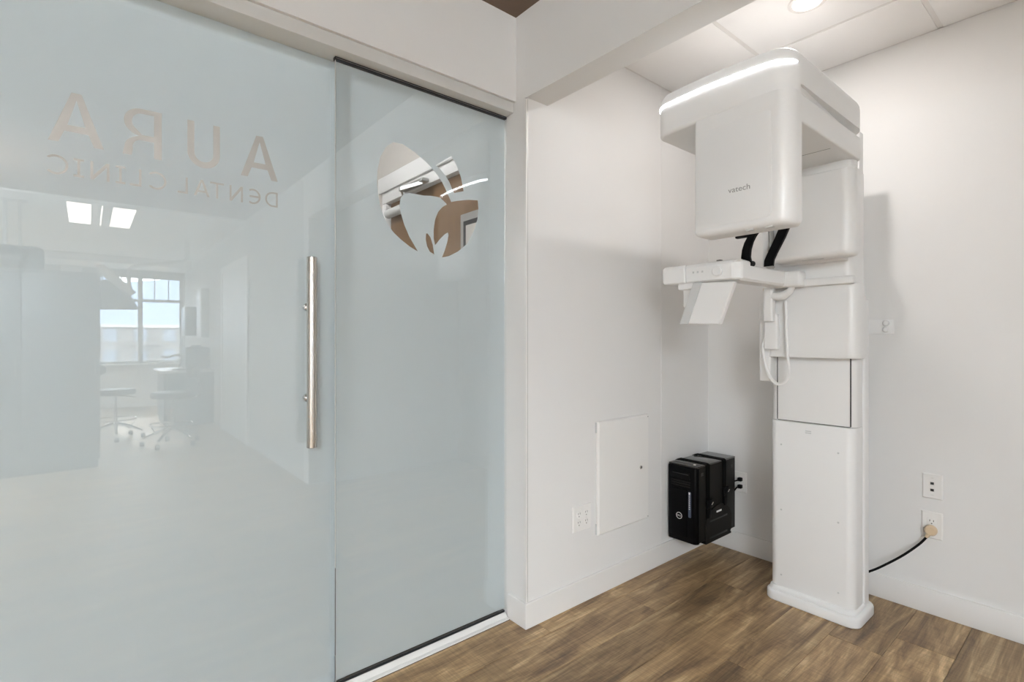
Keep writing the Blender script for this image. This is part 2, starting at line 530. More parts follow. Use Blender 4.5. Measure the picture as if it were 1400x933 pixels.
def arc(cx, cy, rx, ry, a0, a1, n=14):
    return [(cx + rx * math.cos(math.radians(a0 + (a1 - a0) * k / n)), cy + ry * math.sin(math.radians(a0 + (a1 - a0) * k / n))) for k in range(n + 1)]
def glyph(ch, t=0.13):
    """outline loops of a letter, height 1, returns (loops, width)"""
    if ch == 'A':
        w = 0.81; c = w / 2; h = t * 1.08
        return [[(0, 0), (c - h / 2, 1), (c + h / 2, 1), (w, 0), (w - h, 0), (w - h - 0.085, 0.23), (h + 0.085, 0.23), (h, 0)],
                [(h + 0.13, 0.36), (w - h - 0.13, 0.36), (c, 0.86)]], w
    if ch == 'U':
        w = 0.64; r = w / 2
        out = [(0, 1), (0, r)] + arc(r, r, r, r, 180, 360)[1:] + [(w, 1), (w - t, 1), (w - t, r)] + arc(r, r, r - t, r - t, 0, -180)[1:] + [(t, 1)]
        return [out], w
    if ch == 'R':
        w = 0.66; r = 0.29
        out = [(0, 0), (0, 1), (0.34, 1)] + arc(0.34, 1 - r, w - 0.36, r, 90, -80)[1:] + [(0.43, 0.41)] + arc(0.36, 0.16, 0.27, 0.25, 60, 0, 8) + [(w, 0), (w - t * 1.1, 0), (w - t * 1.1 - 0.02, 0.14)] + arc(0.36, 0.16, 0.14, 0.18, 0, 90, 8)[1:] + [(t, 0.34), (t, 0)]
        hole = [(t, 0.46), (0.34, 0.46)] + arc(0.34, 1 - r, w - 0.36 - t, r - t + 0.03, -70, 90)[1:] + [(t, 0.90)]
        return [out, hole], w
    if ch == 'D':
        w = 0.80
        return [[(0, 0), (0, 1), (0.32, 1)] + arc(0.32, 0.5, w - 0.32, 0.5, 90, -90)[1:],
                [(t, t), (0.32, t)] + arc(0.32, 0.5, w - 0.32 - t, 0.5 - t, -90, 90)[1:] + [(t, 1 - t)]], w
    if ch == 'E':
        w = 0.72; c = 0.46; x0 = (c - t) * math.sqrt(1 - (0.07 / (0.5 - t)) ** 2)
        o1 = arc(c, 0.5, c, 0.5, 60, 300, 20)
        i1 = arc(c, 0.5, c - t, 0.5 - t, 305, 190, 10)
        i2 = arc(c, 0.5, c - t, 0.5 - t, 170, 55, 10)
        return [o1 + i1 + [(w - 0.06, 0.44), (w - 0.06, 0.56)] + i2], w
    if ch == 'N':
        w = 0.78
        return [[(0, 0), (0, 1), (t * 1.1, 1), (w - t, 0.24), (w - t, 1), (w, 1), (w, 0), (w - t * 1.1, 0), (t, 0.76), (t, 0)]], w
    if ch == 'T':
        w = 0.76; c = w / 2
        return [[(c - t / 2, 0), (c - t / 2, 1 - t), (0, 1 - t), (0, 1), (w, 1), (w, 1 - t), (c + t / 2, 1 - t), (c + t / 2, 0)]], w
    if ch == 'L':
        w = 0.53
        return [[(0, 0), (0, 1), (t, 1), (t, t), (w, t), (w, 0)]], w
    if ch == 'I':
        w = 0.44; c = w / 2
        return [[(0, 0), (0, t), (c - t / 2, t), (c - t / 2, 1 - t), (0, 1 - t), (0, 1), (w, 1), (w, 1 - t), (c + t / 2, 1 - t), (c + t / 2, t), (w, t), (w, 0)]], w
    if ch == 'C':
        w = 0.88; c = 0.50
        return [arc(c, 0.5, c, 0.53, 42, 318, 24) + arc(c, 0.5, c - t, 0.53 - t, 312, 48, 24)], w

def letters(spec, z0, h, t):
    """spec: (char, x_right, x_left) on the door; the words read from the lobby side"""
    loops = []
    for ch, xr, xl in spec:
        ls, w = glyph(ch, t)
        k = (xr - xl) / w
        for lp in ls:
            loops.append([(xr - a * k, z0 + b * h) for a, b in lp])
    return loops
SY = 1.748      # front face of the sliding pane
door = thing('door_1', (0.12, SY, 0.008), 'frosted sliding glass door with mirrored clinic lettering', kind='structure')
B('glass_pane', 'glass', (GX0 + 0.002, 0.70, SY, SY + 0.010, 0.008, 2.163), door)
loops = [[(GX0 + 0.004, 0.010), (0.699, 0.010), (0.699, 2.161), (GX0 + 0.004, 2.161)]]
loops += letters([('A', .475, .367), ('U', .310, .226), ('R', .164, .075), ('A', .035, -.077)], 1.708, .134, .135)
loops += letters([('D', .475, .437), ('E', .424, .389), ('N', .373, .336), ('T', .321, .284), ('A', .283, .242), ('L', .227, .202),
                  ('C', .175, .133), ('L', .117, .091), ('I', .081, .060), ('N', .047, .007), ('I', -.006, -.027), ('C', -.037, -.080)], 1.624, .048, .115)
film_curve('frosted_film', loops, SY + 0.0106, door)
h = MB(); hx, hy = 0.563, SY - 0.0515
h.lathe([(0.0145, 0), (0.0162, 0.0015), (0.0162, 0.6185), (0.0145, 0.62)], (hx, hy, 0.846), 'z', 28)
hnd = h.build('pull_handle', 'steel', door)
for zz in (1.305, 1.005):
    MB().lathe([(0.0095, 0), (0.0095, 0.036), (0.014, 0.037), (0.014, 0.0512)], (hx, hy, zz), 'y', 20).build('standoff', 'chrome', hnd)

FY = 1.72
fx0 = 0.651
win = thing('window_1', (1.02, FY, 0.02), 'fixed frosted glass panel with clear tooth emblem', kind='structure')
B('glass_pane', 'glass', (fx0, RX - 0.001, FY, FY + 0.010, 0.030, 2.150), win)
B('polished_edge', 'grey_plastic', (fx0 - 0.0012, fx0 - 0.0002, FY + 0.001, FY + 0.009, 0.03, 2.15), win)
zk = 200 / 982
def lg(pts):
    return [(lambda q: (q[0], q[2]))(onY(500 + a * zk, 180 + b * zk, FY + 0.0106)) for a, b in pts]
cut1 = [(350, 805), (300, 775), (240, 728), (190, 680), (150, 630), (118, 565), (97, 495), (83, 420), (76, 340), (80, 250), (98, 170), (135, 105), (185, 70),
        (250, 85), (330, 140), (400, 200), (440, 240), (480, 290), (510, 335), (535, 385), (555, 430), (574, 473),
        (620, 465), (690, 458), (752, 462), (757, 520), (750, 590), (725, 670), (680, 755), (620, 805), (560, 835), (512, 846),
        (530, 800), (548, 740), (556, 695), (551, 678), (530, 690), (500, 720), (466, 763), (456, 720), (456, 660), (466, 590), (486, 540), (515, 507), (545, 489),
        (520, 462), (490, 441), (440, 431), (390, 430), (340, 420), (290, 413), (255, 420), (235, 445), (228, 490), (236, 550), (260, 630), (295, 710)]
cut2 = [(470, 225), (520, 195), (575, 165), (598, 203), (615, 240), (640, 310), (657, 400), (594, 413), (580, 385), (560, 335), (530, 290), (500, 252)]
cut3 = [(405, 686), (415, 684), (435, 710), (450, 760), (460, 826), (430, 806), (412, 770), (403, 725)]
film_curve('frosted_film', [[(fx0 + 0.002, 0.032), (RX - 0.004, 0.032), (RX - 0.004, 2.148), (fx0 + 0.002, 2.148)], lg(cut1), lg(cut2), lg(cut3)], FY + 0.0106, win)
g = MB(); g.box(fx0 - 0.004, RX - 0.003, FY - 0.004, FY + 0.014, 2.149, 2.1585)
gk = g.build('top_gasket', 'rubber', win, smooth=False)
B('gasket_rib', 'metal_grey', (fx0 - 0.002, RX - 0.003, FY - 0.0047, FY - 0.0038, 2.1528, 2.1538), gk)
B('bottom_gasket', 'rubber', (fx0 + 0.002, RX - 0.012, FY - 0.001, FY + 0.012, 0.0216, 0.0295), win)
B('edge_gasket', 'rubber', (fx0 - 0.0026, fx0 - 0.0014, FY + 0.001, FY + 0.0035, 0.125, 0.42), win)
# floor rail: low front lip and a sloped back up to the glass
tr = MB().prism([(1.690, 0.0), (1.690, 0.0055), (1.7005, 0.0075), (1.7005, 0.0058), (1.7025, 0.0058), (1.7025, 0.0085), (1.7165, 0.0215), (1.735, 0.0215), (1.735, 0.0)], 'x', GX0, RX - 0.0105)
tag(tr.build('trim_2', 'trim', smooth=False), 'pale floor rail under the glass panel', kind='structure')
B('polished_edge', 'trim', (fx0 - 0.0012, fx0 + 0.0002, FY + 0.0004, FY + 0.0096, 0.03, 0.12), win)

# ================================================================== LOBBY BEHIND THE GLASS
S('floor_lobby', 'lobby_floor', (-2.7, 1.5, 1.80, 4.0, -0.06, -0.001), 'grey lobby floor behind the glass')
S('wall_lobby_back', 'lobby_wall', (-2.7, 1.7, 3.9, 4.0, 0, LZ + 0.1), 'beige lobby wall seen through the lettering')
S('wall_lobby_left', 'lobby_wall', (-2.72, -2.6, 1.80, 4.0, 0, LZ + 0.1), 'beige lobby side wall')
S('ceiling_lobby', 'white_ceiling', (-2.7, 1.7, 1.66, 4.0, LZ, LZ + 0.08), 'white lobby ceiling')
LX = 1.50
DY0, DY1, DZ = 1.92, 3.06, 2.075
lw_ = thing('wall_lobby_right', (LX, 2.8, 0), 'beige lobby wall around the wooden door', kind='structure')
B('wall_body', 'lobby_wall', (LX, LX + 0.12, DY1 + 0.06, 3.9, 0, LZ), lw_)
B('wall_body', 'lobby_wall', (LX, LX + 0.12, 1.8, DY0, 0, LZ), lw_)
B('wall_body', 'lobby_wall', (LX, LX + 0.12, DY0, DY1 + 0.06, DZ + 0.10, LZ), lw_)
d2 = thing('door_2', (LX, 2.5, 0), 'brown wooden door with closer behind the glass', kind='structure')
B('door_leaf', 'door_wood', (LX + 0.02, LX + 0.06, DY0 + 0.002, DY1, 0.01, DZ), d2)
B('door_gap', 'slot_dark', (LX + 0.03, LX + 0.055, DY1 + 0.0005, DY1 + 0.008, 0.01, DZ), d2)
fr = MB()
fr.box(LX - 0.015, LX + 0.06, DY0, DY1 + 0.06, DZ + 0.002, DZ + 0.10, r=0.004)
fr.box(LX - 0.015, LX + 0.06, DY1 + 0.0085, DY1 + 0.06, 0, DZ, r=0.004)
fr.build('door_frame', 'trim', d2)
B('head_moulding', 'trim', (LX - 0.03, LX - 0.0155, DY0, DY1 + 0.09, DZ + 0.07, DZ + 0.17), d2, r=0.004)
vl = B('vision_frame', 'metal_grey', (LX + 0.008, LX + 0.0195, 1.925, 2.24, 0.75, 1.85), d2, r=0.002)
B('vision_gasket', 'rubber', (LX + 0.006, LX + 0.0085, 1.935, 2.21, 0.79, 1.81), vl)
B('vision_glass', 'lobby_wall', (LX + 0.004, LX + 0.0065, 1.95, 2.185, 0.82, 1.785), vl)
dc = thing('door_closer', (LX, 2.8, 1.95), 'silver overhead closer on the brown door', 'door closer')
MB().lathe([(0.020, 0), (0.028, 0.004), (0.028, 0.30), (0.020, 0.304)], (LX - 0.012, 2.74, 2.0), 'y', 18).build('closer_body', 'grey_plastic', dc)
B('arm_bracket', 'metal_grey', (LX - 0.06, LX - 0.016, 2.52, 2.80, 2.085, 2.105), dc, r=0.003)
MB().ribbon([(LX - 0.03, 2.78, 2.030), (LX - 0.12, 2.66, 2.06), (LX - 0.045, 2.54, 2.082)], 0.02, 0.006, (0, 0, 1)).build('closer_arm', 'metal_grey', dc)
# dark framed doorway in the lobby's back wall
d3 = thing('door_3', (1.0, 3.89, 0), 'dark brown doorway across the lobby', kind='structure')
B('door_leaf', 'door_wood', (1.10, 1.49, 3.875, 3.8995, 0, 2.06), d3)
B('door_frame', 'case', (1.055, 1.0995, 3.865, 3.8995, 0, 2.12), d3)
B('frame_head', 'case', (1.10, 1.49, 3.865, 3.8995, 2.0605, 2.12), d3)

# ================================================================== CEILING LAMPS AND ADDED FILL LIGHTS
def pot_light(loc, label, power, color, z, size=0.06, lens='lens'):
    t = thing('recessed_downlight', (loc[0], loc[1], z), label, 'ceiling light')
    mb = MB()
    mb.lathe([(0.050, -0.001), (0.052, -0.005), (0.066, -0.006), (0.070, -0.002), (0.070, 0.0)], (loc[0], loc[1], z), 'z', 36)
    mb.build('trim_ring', 'tbar', t)
    MB().lathe([(0.046, -0.0062), (0.047, -0.0012)], (loc[0], loc[1], z), 'z', 32).build('lens', lens, t)
    l = lamp('downlight_lamp', 'AREA', (loc[0], loc[1], z - 0.009), power, color, size)
    l.parent = t; l.location = (0, 0, -0.009)
    return t
pot_light((2.20, 0.815), 'round recessed downlight above the x-ray unit', P_ALCOVE, (1.0, 0.95, 0.92), CEIL_A - 0.001)
M['drum'] = mat('fill_drum_shade', (1, 1, 1), 0.5, emit=(0.86, 0.94, 1.0), estr=E_FILL_DRUM)  # glow of unseen drums added to brighten the corridor walls and glass
M['fill_drum_lobby'] = mat('lobby_fill_shade', (1, 1, 1), 0.5, emit=(0.97, 0.98, 1.0), estr=E_FILL_LOBBY)  # glow of drums added out of view to fill the lobby
def add_fill_drum(x, y, z, m, label, r=0.15, drop=0.0):
    t = thing('added_fill_drum', (x, y, z), label, 'ceiling light')
    MB().lathe([(0.10, -0.03), (0.10, -0.0005)], (x, y, z), 'z', 24).build('mount', 'tbar', t)
    if drop:
        MB().lathe([(0.012, -0.0305 - drop), (0.012, -0.0305)], (x, y, z), 'z', 12).build('stem', 'tbar', t)
        z -= drop
    MB().lathe([(r - 0.02, -0.125), (r, -0.115), (r, -0.04), (r - 0.02, -0.0305)], (x, y, z), 'z', 40).build('shade', m, t)
add_fill_drum(-1.05, -1.7, CEIL_C, 'drum', 'added wide round fill light hung from the brown ceiling nearest the sliding door', 0.42, 0.35)
add_fill_drum(-1.75, -2.5, CEIL_C, 'drum', 'added wide round fill light hung from the brown ceiling near the tall cabinet', 0.42, 0.35)
add_fill_drum(-0.45, 2.6, LZ, 'fill_drum_lobby', 'added round fill light on the lobby ceiling behind the sliding door')
add_fill_drum(0.50, 2.6, LZ, 'fill_drum_lobby', 'added round fill light on the lobby ceiling beside the wooden door')
def troffer(x, y, label, power):
    t = thing('ceiling_troffer', (x, y, CEIL_A), label, 'ceiling light')
    mb = MB()
    for s in (-1, 1):
        mb.box(x + s * 0.29 - 0.015, x + s * 0.29 + 0.015, y - 0.61, y + 0.61, CEIL_A - 0.012, CEIL_A - 0.0005)
        mb.box(x - 0.274, x + 0.274, y + s * 0.595 - 0.015, y + s * 0.595 + 0.015, CEIL_A - 0.012, CEIL_A - 0.0005)
    mb.build('frame', 'tbar', t, smooth=False)
    B('centre_baffle', 'tbar', (x - 0.085, x + 0.085, y - 0.579, y + 0.579, CEIL_A - 0.010, CEIL_A - 0.001), t)
    B('centre_slot', 'troffer', (x - 0.006, x + 0.006, y - 0.55, y + 0.55, CEIL_A - 0.0115, CEIL_A - 0.0102), t)
    for s in (-1, 1):
        B('diffuser', 'troffer', (min(x + s * .086, x + s * .274), max(x + s * .086, x + s * .274), y - 0.579, y + 0.579, CEIL_A - 0.008, CEIL_A - 0.001), t)
    if power:  # only the added troffers carry a lamp
        l = lamp('fill_troffer_lamp', 'AREA', (0, 0, 0), power, (0.95, 0.98, 1.0), 0.5, 1.1)
        l.parent = t; l.location = (0, 0, -0.016)
troffer(0.12, -3.62, 'twin panel ceiling light mirrored in the sliding glass door', 0)
troffer(-1.7, -3.62, 'added unseen twin panel fill light over the left of the operatory', P_FILL_TROFFER)  # this one and the next are added outside the mirrored view as fill
troffer(-1.5, -5.6, 'added unseen twin panel fill light nearest the operatory windows', P_FILL_TROFFER)

# ================================================================== X-RAY UNIT
xr = thing('xray_machine', (2.54, 0.896, 0.0), 'tall white panoramic x-ray unit on a column', 'x-ray machine')
rprism(2.425, 2.665, 0.706, 1.086, 0.0, 0.045, 0.045, 0.006, etop=0.010).build('base_plate', 'machine', xr)
rprism(2.438, 2.63, 0.722, 1.074, 0.044, 0.066, 0.035, 0.002, etop=0.012).build('base_step', 'machine', xr)
# lower column shell and its raised rear half
low = rprism(2.452, 2.56, 0.728, 1.070, 0.060, 0.824, [0.035, 0.004, 0.004, 0.035], 0.002).build('column_lower_shell', 'machine', xr)
rprism(2.563, 2.622, 0.7225, 1.074, 0.046, 1.372, 0.006, 0.004).build('column_rear_shell', 'machine', xr)
rprism(2.554, 2.566, 0.735, 1.066, 0.060, 1.30, 0.002, 0.002).build('column_core', 'machine', xr)
# the moving middle: inner panel between two dark slots
rprism(2.466, 2.555, 0.728, 1.070, 0.8255, 1.16, [0.03, 0.004, 0.004, 0.03], 0.001).build('column_middle_shell', 'machine', xr)
inn = B('lift_panel', 'machine', (2.462, 2.4665, 0.747, 1.038, 0.829, 1.16), xr, r=0.001)
for ya in (0.743, 1.038):
    B('lift_slot', 'slot_dark', (2.4635, 2.468, ya, ya + 0.004, 0.829, 1.16), xr)
B('lift_slot', 'seam', (2.4635, 2.468, 0.747, 1.038, 0.826, 0.829), xr)
for (px, py) in ((1068, 608), (1146, 620), (1068, 697), (1146, 715), (1068, 786), (1146, 811)):
    q = onX(px, py, 2.452)
    MB().lathe([(0.0042, 0.0012), (0.0042, -0.0004), (0.0025, -0.0012)], q, 'x', 14).build('screw_cap', 'machine_grey', low)
q = onX(1105, 590, 2.452)
for dz in (0, -0.008):
    B('emblem_bar', 'machine_grey', (2.4512, 2.4525, q[1] - 0.012, q[1] + 0.012, q[2] + dz - 0.002, q[2] + dz + 0.002), low)
# carriage
car = rprism(2.402, 2.50, 0.702, 1.056, 1.118, 1.43, [0.04, 0.01, 0.006, 0.02], 0.003).build('carriage_cover', 'machine', xr)
rprism(2.4995, 2.562, 0.712, 1.062, 1.122, 1.385, [0.004, 0.02, 0.02, 0.004], 0.004).build('carriage_shoulder', 'machine', xr)
rprism(2.405, 2.56, 0.722, 1.050, 1.38, 1.905, [0.03, 0.012, 0.012, 0.02], 0.003).build('upper_column', 'machine', xr)
rprism(2.5595, 2.622, 0.742, 1.050, 1.37, 2.10, 0.012, 0.006).build('column_top', 'machine', xr)
# wing on the left of the carriage
q0, q1 = onX(1050, 415, 2.43), onX(1041, 519, 2.43)
rprism(2.41, 2.52, 1.05, q1[1] + 0.002, 1.005, 1.368, 0.008, 0.004).build('carriage_wing', 'machine', xr)
# grip rail across the carriage
B('grip_rail', 'machine', (2.380, 2.4045, onX(1168, 380, 2.385)[1], onX(1098, 380, 2.385)[1], 1.425, 1.458), xr, r=0.006, seg=3)
# overhead head unit
HX0, HX1, HY0, HY1 = 1.700, 2.400, 0.670, 1.175
def plan(i, y0=HY0, x1=HX1, bulge=0.022, rad=(0.075, 0.09, 0.09, 0.05), n=8):
    pts = []
    for k in range(4):
        pass
    base = rrect(HX0 + i, x1 - i, y0 + i, HY1 - i, [max(r_ - i, 0.004) for r_ in rad], n)
    # split the straight front edge (x = HX0) so it can bow towards the room
    out = []
    m_ = len(base)
    for k in range(m_):
        a, b = base[k], base[(k + 1) % m_]
        out.append(a)
        if abs(a[0] - b[0]) < 1e-6 and abs(a[0] - (HX0 + i)) < 1e-6 and abs(a[1] - b[1]) > 0.05:
            for s in range(1, 12):
                out.append((a[0], a[1] + (b[1] - a[1]) * s / 12))
    yc, hw = (HY0 + HY1) / 2, (HY1 - HY0) / 2
    res = []
    for (x, y_) in out:
        f = max(0.0, 1 - (x - HX0) / 0.2)
        res.append((x - bulge * f * max(0.0, 1 - ((y_ - yc) / hw) ** 2), y_))
    return res
mb = MB()
rings = []
for z_, i in ((1.975, 0.010), (1.978, 0.004), (1.985, 0.0)):
    rings.append([(p[0], p[1], z_) for p in plan(i)])
for z_, dy in ((1.992, 0.018), (2.002, 0.030), (2.017, 0.034), (2.0185, 0.0)):
    rings.append([(p[0], p[1] + dy * max(0, min(1, (p[0] - 1.76) / 0.08)) * max(0, 1 - (p[1] - HY0) / 0.12) * max(0, min(1, (2.385 - p[0]) / 0.02)), z_) for p in plan(0.0)])
zt, er = 2.150, 0.055
for k in range(7):
    a = PI / 2 * k / 6
    rings.append([(p[0], p[1], zt - er + er * math.sin(a)) for p in plan(er * (1 - math.cos(a)))])
mb.loft(rings)
head = mb.build('head_unit', 'machine', xr, angle=50)
# led bar along the bowed front, turning round both corners
pl = plan(-0.0008)
cx_, cy_ = 2.0, 0.92
sel = [p for p in pl if p[0] < HX0 + 0.06 and not (p[1] < HY0 + 0.012 and p[0] > HX0 + 0.05)]
start = [p for p in sel]
start.sort(key=lambda p: -math.atan2(p[1] - cy_, -(p[0] - cx_)))
led = MB()
rings = []
nn = len(start)
for k, p in enumerate(start):
    t_ = k / (nn - 1)
    hw = 0.0045 * min(1, t_ / 0.05 + 0.3, (1 - t_) / 0.05 + 0.3)
    zc = 2.086
    n_ = Vector((p[0] - cx_, p[1] - cy_, 0)).normalized() * 0.002
    rings.append([(p[0], p[1], zc - hw), (p[0] + n_.x, p[1] + n_.y, zc - hw), (p[0] + n_.x, p[1] + n_.y, zc + hw), (p[0], p[1], zc + hw)])
led.loft(rings)
led.build('led_bar', 'led', head, smooth=False)
rprism(1.700, 2.345, HY0 + 0.0005, 1.000, 1.900, 1.988, [0.06, 0.02, 0.02, 0.02], 0.006).build('rotor_cover', 'machine', xr)
B('cover_seam', 'seam', (2.10, 2.1015, 0.70, 0.985, 1.8992, 1.9002), head)
# rotating arm: sensor housing in front, tube housing behind
SX = 1.681
sen = MB()
rings = []
def ssec(i, z_):
    return [(p[0], p[1], z_) for p in rrect(SX + i, 1.782 - i * 0.5, HY0 + i, 0.999 - i, [max(0.055 - i, .004), max(0.02 - i, .003), max(0.02 - i, .003), max(0.012 - i, .003)], 8)]
for k in range(6):
    a = PI / 2 * k / 5
    rings.append(ssec(0.022 * (1 - math.sin(a)), 1.563 + 0.022 * (1 - math.cos(a))))
rings.append(ssec(0, 1.96)); rings.append(ssec(0.001, 1.992))
sen = sen.loft(rings).build('sensor_housing', 'machine', xr, angle=45)
pf = MB()
a_, b_ = 0.728, 0.990
def pring(i, x):
    return [(x, p[0], p[1]) for p in rrect(a_ + i, b_ - i, 1.592 + i, 1.935 - i, [0.016, 0.016, 0.016, 0.016], 6)]
pf.loft([pring(0, SX + 0.001), pring(0, SX - 0.0010), pring(0.0012, SX - 0.0016)])
face = pf.build('front_cover', 'machine', sen)
tm = text_mesh('vatech', 0.026)
q = onX(1010.5, 258, SX - 0.002)
for v in tm.vertices:
    v.co = Vector((SX - 0.0018 - v.co.z, q[1] - v.co.x * 1.12, q[2] + v.co.y))
link_mesh('maker_lettering', tm, 'text_grey', face, smooth=False)
for (px, py) in ((1026, 318), (1052, 313)):
    q = onX(px, py, 1.70)
    B('latch', 'machine_grey', (1.694, 1.712, q[1] - 0.012, q[1] + 0.012, 1.5605, 1.566), sen, r=0.001)
gen = rprism(2.262, 2.362, 0.674, 1.000, 1.526, 1.868, [0.045, 0.03, 0.01, 0.02], 0.022, etop=0.006).build('tube_housing', 'machine', xr)
rprism(2.275, 2.362, 0.682, 0.995, 1.8695, 1.902, [0.04, 0.03, 0.01, 0.02], 0.002).build('arm_neck', 'machine', xr)
B('collimator_slot', 'machine_grey', (2.29, 2.305, 0.79, 0.87, 1.5245, 1.5265), gen, r=0.0005)
rprism(2.355, 2.408, 0.735, 0.99, 1.52, 1.90, 0.01, 0.004).build('tube_mount', 'machine', xr)
# chin support arm: a bar along the wall side, an elbow, and a spar back to the carriage
AX = 1.930
arm = MB()
ya, yb = onX(1008, 365, AX)[1], onX(903, 378, AX)[1]
sec = lambda y_, d0, d1: [(AX + d0, y_, 1.434), (AX + 0.10, y_, 1.434), (AX + 0.10, y_, 1.508), (AX + 0.012, y_, 1.512), (AX + d1, y_, 1.500)]
arm.loft([sec(ya - 0.006, 0.03, 0.03), sec(ya + 0.02, 0.004, 0.0), sec(1.19, 0.004, 0.0), ])
ar = arm.build('chin_arm_bar', 'machine', xr, smooth=False)
ar.modifiers.new('bevel', 'BEVEL').width = 0.006
cap = MB()
cap.loft([sec(1.1915, 0.004, 0.0), sec(yb - 0.012, 0.004, 0.0), [(AX + 0.018, yb, 1.446), (AX + 0.085, yb, 1.446), (AX + 0.085, yb, 1.495), (AX + 0.02, yb, 1.498), (AX + 0.014, yb, 1.49)]])
cp = cap.build('chin_arm_cap', 'machine', xr, smooth=False)
cp.modifiers.new('bevel', 'BEVEL').width = 0.005
B('arm_underblock', 'machine', (AX + 0.015, AX + 0.085, 1.135, 1.232, 1.408, 1.436), xr, r=0.005)
q = onX(981, 371, AX)
MB().lathe([(0.018, 0.006), (0.020, 0.002), (0.020, -0.006), (0.017, -0.009)], (AX, q[1], q[2]), 'x', 24).build('knob', 'machine', ar)
q = onX(955, 372, AX)
for k in range(3):
    B('control_button', 'machine_grey', (AX - 0.0005, AX + 0.002, q[1] - 0.02 + k * 0.02, q[1] - 0.012 + k * 0.02, q[2] - 0.004, q[2] + 0.004), ar, r=0.001)
MB().lathe([(0.006, 0), (0.006, -0.004), (0.003, -0.005)], (AX + 0.03, yb - 0.001, 1.468), 'x', 12).build('tip_screw', 'chrome', cp)
spar = MB()
s0 = [(1.962, 0.966), (2.404, 0.952), (2.404, 1.035), (2.02, 1.05), (1.962, 1.03)]
spar.prism(s0, 'z', 1.430, 1.498)
sp = spar.build('chin_arm_spar', 'machine', xr, smooth=False)
sp.modifiers.new('bevel', 'BEVEL').width = 0.008
B('spar_bracket', 'machine', (2.33, 2.404, onX(1097, 380, 2.36)[1], 1.02, 1.424, 1.492), xr, r=0.010, seg=3)
q = onX(983, 353, 1.97)
B('bite_socket', 'seam', (1.965, 1.985, q[1] - 0.008, q[1] + 0.008, 1.506, 1.520), ar)
# tilted handle plate under the arm
tl, trr = onX(950, 387, AX + 0.01), onX(1004, 385, AX + 0.01)
bl, br = onX(931, 443, AX + 0.03), onX(983, 444, AX + 0.03)
hp = MB()
th = 0.028
def qd(d):
    return [(tl[0] + d, tl[1], tl[2]), (trr[0] + d, trr[1], trr[2]), (br[0] + d, br[1], br[2]), (bl[0] + d, bl[1], bl[2])]
hp.loft([qd(0.0), qd(th)])
hpl = hp.build('handle_plate', 'machine', xr, smooth=False)
hpl.modifiers.new('bevel', 'BEVEL').width = 0.004
gr = MB()
e0, e1 = Vector(tl), Vector(bl)
gr.loft([[e0 + Vector((-0.004, 0.006, 0)), e0 + Vector((-0.004, -0.034, 0)), e0 + Vector((-0.0005, -0.034, 0)), e0 + Vector((-0.0005, 0.006, 0))],
         [e1 + Vector((-0.004, 0.004, -0.001)), e1 + Vector((-0.004, -0.036, -0.001)), e1 + Vector((-0.0005, -0.036, -0.001)), e1 + Vector((-0.0005, 0.004, -0.001))]])
gr.build('handle_grip_strip', 'machine_grey', hpl, smooth=False)
B('handle_back', 'machine', (AX + 0.035, AX + 0.075, onX(960, 400, AX + 0.04)[1], onX(935, 400, AX + 0.04)[1], 1.335, 1.41), xr, r=0.004)
# temple supports: two black curved straps on the spar
def blade(pts, w0, w1, name):
    P = [Vector(onX(px, py, X)) for px, py, X in pts]
    mb = MB(); rings = []
    n = len(P)
    for i, p in enumerate(P):
        w = (w0 + (w1 - w0) * i / (n - 1)) / 2
        rings.append([p + Vector((-0.007, w, 0)), p + Vector((0.007, w, 0)), p + Vector((0.007, -w, 0)), p + Vector((-0.007, -w, 0))])
    mb.loft(rings)
    return mb.build(name, 'black', xr, angle=50)
t1 = blade([(1022, 362, 2.05), (1020, 352, 2.05), (1021, 342, 2.05), (1024, 332, 2.05), (1028, 324, 2.05), (1033, 317, 2.05)], 0.036, 0.030, 'temple_support')
t2 = blade([(1051, 366, 2.19), (1052, 356, 2.19), (1056, 347, 2.19), (1061, 337, 2.19), (1067, 325, 2.19), (1074, 308, 2.19)], 0.036, 0.040, 'temple_support')
q = onX(1022, 361, 2.05)
MB().lathe([(0.012, 0), (0.012, 0.03), (0.009, 0.033)], (q[0] - 0.012, q[1] - 0.012, q[2] + 0.0), 'x', 14).build('pivot', 'black', t1)
q = onX(1016, 322, 2.05)
B('rest_pad', 'black', (q[0] - 0.008, q[0] + 0.012, onX(1034, 320, 2.05)[1], onX(1006, 322, 2.05)[1], q[2] - 0.010, q[2] + 0.010), t1, r=0.003)
B('clamp', 'metal_grey', (2.180, 2.20, onX(1058, 365, 2.19)[1], onX(1043, 365, 2.19)[1], 1.494, 1.502), t2, r=0.001)
for (px, w, m_) in ((1055, 0.012, 'metal_grey'), (1047, 0.022, 'machine')):
    q = onX(px, 330, 2.245)
    B('guide_post', m_, (2.240, 2.256, q[1] - w / 2, q[1] + w / 2, 1.492, 1.70), xr, r=0.002)
